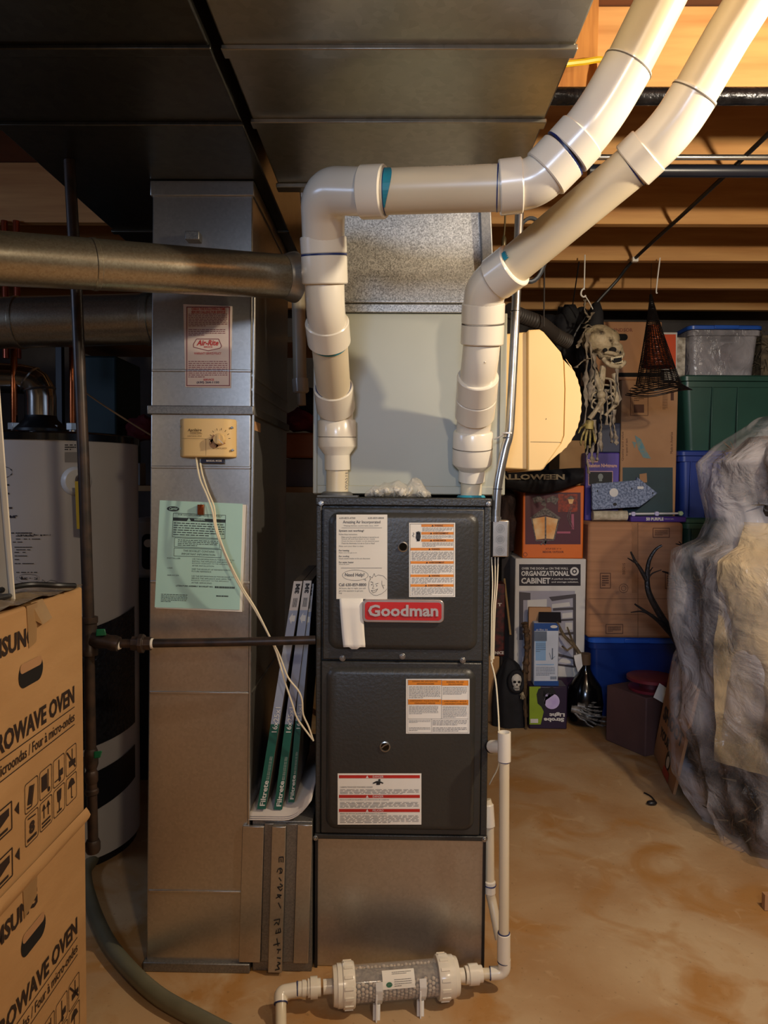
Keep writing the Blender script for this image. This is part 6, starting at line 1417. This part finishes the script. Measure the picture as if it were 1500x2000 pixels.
# ================================================================ black branches
t = thing('bare_branch_prop', 'bare black branches rising in front of the large moving carton', 'branch', (at(1335, 1500, 3.5).x, 3.5, 0))
K = lambda px, py, dy=0: at(px, py, 3.5+dy)
b = B(); 
def br(pts, r0, r1): 
    p = spline([K(*q) for q in pts], 5); b.tube(p, [r0+(r1-r0)*i/(len(p)-1) for i in range(len(p))], 8)
br([(1345, 1285, .0), (1318, 1245, 0), (1292, 1205, -.02), (1268, 1160, -.04), (1264, 1125, -.04), (1268, 1095, -.05), (1280, 1074, -.06), (1293, 1065, -.07)], .021, .005)
g0 = K(1345, 1285); b.tube([V((g0.x+.02, 3.5, 0)), V((g0.x+.01, 3.5, .25)), g0], [.026, .024, .022], 10)
br([(1264, 1135, -.04), (1250, 1110, -.05), (1240, 1095, -.06), (1232, 1078, -.07)], .012, .004); br([(1244, 1100, -.06), (1236, 1096, -.06), (1226, 1090, -.08)], .006, .002)
br([(1310, 1238, -.01), (1285, 1212, -.05), (1262, 1195, -.07), (1240, 1180, -.09)], .013, .004); br([(1262, 1196, -.07), (1250, 1194, -.08), (1232, 1196, -.1)], .006, .002)
br([(1266, 1130, -.04), (1274, 1120, -.05), (1292, 1113, -.07)], .005, .002); br([(1266, 1125, -.04), (1270, 1115, -.05), (1275, 1108, -.07)], .005, .002)
br([(1338, 1275, 0), (1330, 1220, -.02), (1326, 1160, -.03), (1326, 1125, -.03), (1334, 1102, -.03), (1345, 1080, -.02)], .02, .008); br([(1326, 1150, -.03), (1318, 1130, -.04), (1306, 1120, -.05), (1294, 1116, -.07)], .009, .003); br([(1345, 1078, -.02), (1332, 1066, -.04), (1320, 1062, -.06)], .006, .002); br([(1338, 1070, -.03), (1326, 1058, -.06)], .004, .002)
part('branches', b, mat('black_branch_plastic', '#141212', .45, 0, '#242020', 30, bump=.4), t, smooth=True)
# ================================================================ red rimmed bucket box, leaning sign
t = thing('rope_light_reel', 'faded red reel resting on a brown box in front of the blue tote', 'reel', at(1272, 1335, 3.66))
c = at(1272, 1322, 3.66); b = B(); b.steps(c-V((0, 0, .012)), c+V((0, 0, .006)), [(0, .05), (0, .118), (.8, .118), (1, .112), (1, .045)], 40); part('reel_flange', b, mat('faded_red_plastic', '#7c2630', .4), t, smooth=True)
part('reel_core', B().steps(c-V((0, 0, .05)), c-V((0, 0, .012)), [(0, .055), (1, .055)], 24), mat('dark_red_core', '#561820', .5), t, smooth=True)
part('reel_flange', B().steps(c-V((0, 0, .064)), c-V((0, 0, .05)), [(0, .108), (1, .11)], 40), MATS['faded_red_plastic'], t, smooth=True)
zbx = c.z-.065
M_ = Matrix.Translation((c.x-.02, 3.69, 0)) @ Matrix.Rotation(.5, 4, 'Z')
b = B().box(-.13, .13, -.13, .13, 0, zbx, M_); o = part('dusty_box', b, mat('dusty_red_brown_box', '#5c3e38', .8), bevel=.006); tag(o, 'dusty red brown box on the floor under the red reel', 'box')
b = B(); b.hexa([at(1276, 1362, 3.46), at(1297, 1374, 3.46), at(1297, 1374, 3.465), at(1276, 1362, 3.465), at(1288, 1334, 3.50), at(1307, 1347, 3.50), at(1307, 1347, 3.505), at(1288, 1334, 3.505)]); part('white_tag', b, PAPER, t)
A = at(1312, 1289, 3.24); BL_ = atZ(1276, 1472, .002); BR_ = atZ(1314, 1552, .002); TR = A+(BR_-BL_)
nn = (BR_-BL_).cross(A-BL_).normalized()*.012
b = B().hexa([BL_, BR_, BR_-nn, BL_-nn, A, TR, TR-nn, A-nn]); sg = part('leaning_sign', b, CARD2, bevel=.001); tag(sg, 'brown painted sign with a penguin leaning beside the wrapped tree', 'sign')
if (aff(A, BR_-BL_, BL_-A)(0, 0)+nn-CO).length > (A-CO).length: nn = -nn
nk = nn.normalized()*.0015
m = aff(A+nk, BR_-BL_, BL_-A); m2 = aff(A+nk*1.6, BR_-BL_, BL_-A)
b = B(); b.text(m, 'SHOOT', .1, .42, .95, .56, bold=.04); b.text(m, 'YOUR', .12, .64, .55, .74, bold=.04); b.ell(m, .55, .27, .12, .13); b.ell(m, .62, .82, .10, .10); part('black_paint', b, INK, sg)
b = B(); b.ell(m2, .57, .30, .07, .08); b.ell(m2, .63, .83, .06, .06); part('white_paint', b, WHITEPL, sg)
b = B(); b.poly(m2, [(.52, .90), (.75, .90), (.78, .99), (.5, .99)]); part('red_paint', b, RED, sg)
# ================================================================ plastic wrapped tree
Cx, Cy = 1.56, 2.78
rows = [(812, 1500), (830, 1478), (868, 1420), (903, 1386), (960, 1392), (1020, 1406), (1060, 1390), (1085, 1338), (1120, 1334), (1200, 1330), (1400, 1333), (1560, 1334), (1680, 1340), (1730, 1352)]
Ye = 2.74
tz = [(at(x, y, Ye).z, Cx-at(x, y, Ye).x) for y, x in rows][::-1]
tz[0] = (0.0, tz[0][1]*.93); tz = [(z, r) for z, r in tz]; 
tz = [tz[0]]+[(z, r) for z, r in tz[1:] if z > .05]; tz.append((tz[-1][0]+.015, tz[-1][1]*.55)); tz.append((tz[-1][0]+.012, .02))
def rad_at(z):
    for (z0, r0), (z1, r1) in zip(tz, tz[1:]):
        if z <= z1: return r0+(r1-r0)*max(0, z-z0)/(z1-z0)
    return .01
t = thing('wrapped_tree', 'artificial tree wrapped in crumpled clear plastic at the right edge', 'christmas tree', (Cx, Cy, 0))
zmax = tz[-1][0]; NR, NA = 190, 170
def film(nm, sc, amp, a0, a1, seed, mt, z0=0.0, z1=None, na=NA, close=True, nr=NR):
    b = B(); R_ = []; z1 = z1 or zmax-.001
    for i in range(nr):
        z = z0+(z1-z0)*i/(nr-1); r = rad_at(z)*sc; row = []
        for j in range(na if close else na+1):
            a = a0+(a1-a0)*j/na; ca, sa = math.cos(a), math.sin(a); q = V((ca*2.2, sa*2.2, z*1.7))+V((seed, 0, 0))
            n1 = NZ.noise(q*1.3); n2 = 1-abs(NZ.noise(V((q.x*1.3, q.y*1.3, q.z*1.6+q.x*.8))+V((0, 0, 3.1)))*2); n3 = 1-abs(NZ.noise(V((q.x*3.4+q.z, q.y*3.4, q.z*3.2)))*2)
            n4 = 1-abs(NZ.noise(V((q.x*11, q.y*11, q.z*8)))*2)
            d = amp*(.8*n1+.35*(n2-.75)+.08*(n3-.6)+.03*(n4-.6)); rr_ = max(.01, r+d*min(1, r*3))
            if rr_ > r: rr_ = r+(rr_-r)*.2
            row.append(V((Cx+rr_*ca*(1.0), Cy+rr_*sa*1.0, z+.0)))
        R_.append(row)
    if close: b.ring_mesh(R_, False, True)
    else:
        vr = [[b.bm.verts.new(p) for p in r] for r in R_]
        for i in range(nr-1):
            for j in range(na): b.bm.faces.new((vr[i][j], vr[i][j+1], vr[i+1][j+1], vr[i+1][j]))
    return part(nm, b, mt, t, smooth=50)
FILM = plastic_film('crumpled_clear_film', '#cfcacb', .33, .12); FILM2 = plastic_film('tan_tinted_film', '#cdb68e', .40, .14)
film('plastic_wrap', 1.0, .11, 0, 2*math.pi, 3.3, FILM)
film('plastic_wrap_fold', 1.03, .13, math.pi*1.15, math.pi*1.75, 8.1, FILM2, .35, 1.18, 90, False, 110)
# the tree inside: bristly cone
b = B(); R_ = []; 
for i in range(60):
    z = .02+(zmax-.12)*i/59; row = []
    for j in range(60):
        a = 2*math.pi*j/60; q = V((math.cos(a)*3, math.sin(a)*3, z*4)); r = rad_at(z)*(.80-.10*(z/zmax))*(1+.16*NZ.noise(q*1.5)+.10*NZ.noise(q*4)); row.append(V((Cx+r*math.cos(a), Cy+r*math.sin(a), z)))
    R_.append(row)
b.ring_mesh(R_); TREEM = mat('dark_brown_green_needles', '#2c1f16', .5, 0, '#120e0b', 40, bump=1, bscale=60, detail=8, col3='#5a3c22', scale3=14); part('tree_body', b, TREEM, t, smooth=20)
rr = random.Random(17); b = B()
for k in range(1500):
    a = rr.uniform(math.pi*.8, math.pi*1.9); z = rr.uniform(.04, zmax-.14); r = rad_at(z)*.78; c = V((Cx+r*math.cos(a), Cy+r*math.sin(a), z)); d = V((math.cos(a)*.6+rr.uniform(-.6, .6), math.sin(a)*.6+rr.uniform(-.6, .6), rr.uniform(-.3, .9))).normalized()*rr.uniform(.03, .055)
    if (c+d-V((Cx, Cy, z+d.z))).length > rad_at(z)*.93: d *= .5
    e = V((rr.uniform(-1, 1), rr.uniform(-1, 1), rr.uniform(-1, 1))).normalized()*.004; b.face([c-e, c+e, c+d+e*.3, c+d-e*.3])
part('needle_tips', b, mat('needle_brown', '#54402a', .7, 0, '#28261a', 20), t, kind='stuff')
part('cardboard_scrap', B().box(at(1492, 1720, 2.25).x, at(1520, 1720, 2.25).x, 2.24, 2.26, .002, .05), CARD2) and None
o = bpy.data.objects['cardboard_scrap']; tag(o, 'small cardboard scrap on the floor in front of the wrapped tree at right edge', 'scrap')
o = part('floor_clip', B().tube(spline([atZ(1258, 1548, .006), atZ(1272, 1556, .004), atZ(1282, 1568, .006)], 5), .003, 6).ball(atZ(1273, 1568, .010), (.022, .014, .010), 2), BLACKPL, smooth=True); tag(o, 'small black clip with wire lying on the floor before the leaning sign', 'clip')
# ================================================================ under the joists
def run(nm, a, c, r, mt, label, cat, **k): o = part(nm, B().tube([a, c], r, 16), mt, smooth=True, **k); tag(o, label, cat); return o
run('thin_conduit', V((.62, 2.38, ZJ-.012)), V((XR-.02, 2.38, ZJ-.012)), .0085, STEEL, 'thin pale conduit crossing under the joists at right', 'conduit')
run('black_pipe', V((.62, 2.46, ZJ-.021)), V((XR-.02, 2.46, ZJ-.021)), .020, mat('dark_blue_black_pipe', '#1c1f2a', .35), 'thick dark pipe crossing under the joists behind the thin conduit', 'pipe')
run('foil_wrapped_pipe', V((.345, 1.99, ZJ-.023)), V((XR-.02, 1.99, ZJ-.023)), .022, mat('dark_foil_tape', '#2c2c30', .3, .6, '#16161a', 20, bump=.6, bscale=30), 'dark foil wrapped pipe just under the nearest lit joist', 'pipe')
ZK = ZJ-.006
kp = [V(atZ(1560, 196, ZK)), V(atZ(1500, 262, ZK)), V(atZ(1360, 395, ZK)), V(atZ(1240, 505, ZK))]
kp += [at(1205, 548, 3.50), at(1165, 592, 3.52), at(1130, 640, 3.54), at(1118, 665, 3.55)]
o = part('overhead_cable', B().tube(spline(kp, 5), .0075, 8), mat('black_rubber_cord', '#1b1a1c', .5), smooth=True); tag(o, 'black cord running diagonally under the joists at upper right', 'cord')
c = kp[3]; o = part('cable_clip', B().box(c.x-.014, c.x+.014, c.y-.012, c.y+.012, c.z-.016, ZJ), WHITEPL, bevel=.003); tag(o, 'white plastic clip holding the black cord to a joist', 'clip')
o = part('yellow_cable', B().tube(spline([at(1060, 132, 1.95), at(1098, 126, 1.965), at(1140, 121, 1.972), at(1178, 118, 1.975), at(1172, 150, 1.98), at(1166, 185, 1.982)], 5), .008, 8), mat('yellow_cable_sheath', '#e0b81e', .45), smooth=True); tag(o, 'yellow cable on the upright wood board beside the pipes', 'cable')
b = B()
for k in range(5): c = at(1036, 488, 3.01+.012*k); b.tube([V((c.x+(.06+.003*(k % 3))*math.cos(a), c.y, c.z+(.125+.004*(k % 2))*math.sin(a))) for a in [2*math.pi*q/30 for q in range(30)]], .007, 6, closed=True)
b.tube([at(1036, 430, 3.035), V((at(1036, 430, 3.035).x, 3.035, ZJ+.001))], .004, 5)
o = part('wire_coil', b, mat('grey_blue_wire', '#6a7078', .4, .3), smooth=True); tag(o, 'oval coil of grey wire hanging behind the diagonal white pipe', 'wire coil')
o = part('small_hook', B().tube(spline([V((at(1282, 560, 3.5).x, 3.46, ZJ)), at(1282, 566, 3.46), at(1284, 572, 3.46)], 4), .003, 6), WHITEPL, smooth=True); tag(o, 'tiny white hook under the joists above the witch hat', 'hook')
# hanging strands beside the plenum
o = part('hanging_chain', B().tube(spline([V((at(988, 425, 2.545).x, 2.545, ZJ+.001)), at(986, 440, 2.545), at(984, 470, 2.545), at(987, 500, 2.545)], 4), .003, 6).ball(at(984, 474, 2.545), (.010, .01, .03), 1), mat('dull_brass', '#6a6048', .4, .6), smooth=True); tag(o, 'small dull pull chain hanging beside the plenum', 'chain')
# ================================================================ clutter in the dark behind the ducts
t = thing('storage_shelf', 'dark metal shelf of clutter behind the tall galvanised duct', 'shelf', (-.85, 3.55, 0))
zs_ = at(590, 951, 3.4).z
for z in (.45, zs_, 1.96): part('shelf_board', B().box(-1.55, -.22, 3.36, 3.78, z-.025, z), mat('tan_shelf_board', '#a07848', .7), t, bevel=.002)
for x in (-1.54, -.235):
    for y in (3.37, 3.75): part('post', B().box(x-.015, x+.015, y, y+.03, 0, 2.1), mat('dark_shelf_steel', '#2c2c2e', .5), t, bevel=.002)
def L(nm, px, Y, rad, mt, lab, cat, **k): 
    o = lump(nm, px, Y, rad, mt, lab, cat, **k); return o
L('red_cloth', (590, 822), 3.52, (.09, .10, .055), mat('dark_red_cloth', '#6a1a20', .8), 'dark red cloth on the shelf behind the furnace gap', 'cloth', amp=.18, seed=2)
x0, x1, z0, z1 = ext(556, 845, 622, 895, 3.45); o = part('orange_bin', B().box(x0, x1, 3.45, 3.62, z0, z1), mat('burnt_orange_bin', '#a05a24', .6), bevel=.012); tag(o, 'burnt orange bin under the dark red cloth behind the furnace gap', 'bin')
x0, x1, z0, z1 = ext(552, 897, 618, 951, 3.45); o = part('grey_carton', B().box(x0, x1, 3.45, 3.62, zs_, z1), mat('grey_brown_card', '#75655a', .8), bevel=.004); tag(o, 'grey brown carton on the shelf board below the orange bin', 'box')
L('black_hat', (604, 785), 3.50, (.05, .08, .06), FAB, 'black felt hat above the dark red cloth behind the white pipe', 'hat', amp=.1, seed=6)
t = thing('rear_drain_stack', 'dim white vertical pipe with coupling seen in the gap left of the furnace', 'pipe', at(590, 800, 3.3))
part('stack_pipe', B().tube([V((at(575, 430, 3.3).x, 3.3, ZC)), at(583, 590, 3.3), at(586, 745, 3.3)], .030, 18), PVCP, t, smooth=True); part('coupling', B().steps(at(586, 740, 3.3), at(588, 768, 3.3), [(0, .036), (.9, .036), (1, .028)], 18), PVC, t, smooth=True); part('small_pipe', B().tube([at(588, 766, 3.3), at(589, 792, 3.3)], .020, 14), PVCP, t, smooth=True)
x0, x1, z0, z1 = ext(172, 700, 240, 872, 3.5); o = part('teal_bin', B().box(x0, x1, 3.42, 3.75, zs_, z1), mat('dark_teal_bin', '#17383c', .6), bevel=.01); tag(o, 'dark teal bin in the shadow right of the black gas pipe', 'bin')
L('red_bundle', (282, 838), 3.50, (.09, .09, .06), mat('dark_red_cloth', '#6a1a20', .8), 'dark red bundle in the shadow between water heater and tall duct', 'cloth', amp=.2, seed=12)
x0, x1, z0, z1 = ext(250, 905, 285, 950, 3.5); o = part('grey_card_box', B().box(x0, x1, 3.42, 3.5, zs_, z1), mat('grey_card', '#8a8680', .7), bevel=.003); tag(o, 'small grey card box on the shelf between water heater and tall duct', 'box')
x0, x1, z0, z1 = ext(258, 1012, 312, 1131, 3.2); 
t = thing('white_machine', 'white plastic machine with black opening between water heater and tall duct', 'appliance', ((x0+x1)/2, 3.25, z0))
part('housing', B().box(x0, x1, 3.2, 3.34, z0, z1), mat('dull_white_plastic', '#b8b2aa', .4), t, bevel=.02); 
b = B(); b.poly(YP(3.1985), rrect(277, 1043, 306, 1112, 10, 4)); fc = part('black_opening', b, BLACKPL, t); part('white_cap', B().steps(at(289, 1061, 3.196), at(289, 1061, 3.17), [(0, .018), (1, .017)], 16), WHITEPL, t, smooth=True)
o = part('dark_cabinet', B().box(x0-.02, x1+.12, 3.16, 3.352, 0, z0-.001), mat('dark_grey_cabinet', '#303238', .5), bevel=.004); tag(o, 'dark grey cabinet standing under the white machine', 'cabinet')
o = part('sagging_cord', B().tube(spline([at(160, 762, 2.4), at(215, 800, 2.42), at(300, 853, 2.45), at(330, 868, 2.47)], 5), .003, 6), mat('tan_cord', '#8c6c48', .6), smooth=True); tag(o, 'thin tan cord slanting from the gas pipe toward the tall duct', 'cord')
for k, px in enumerate((12, 35)):
    o = part('copper_pipe', B().tube([V((at(px, 700, 3.0).x, 3.0, ZJ)), at(px, 700, 3.0)], .013, 12), mat('red_copper', '#a04a30', .3, .6), smooth=True); tag(o, ('leftmost' if k == 0 else 'second')+' short copper pipe hanging behind the large round duct above the water heater', 'pipe')
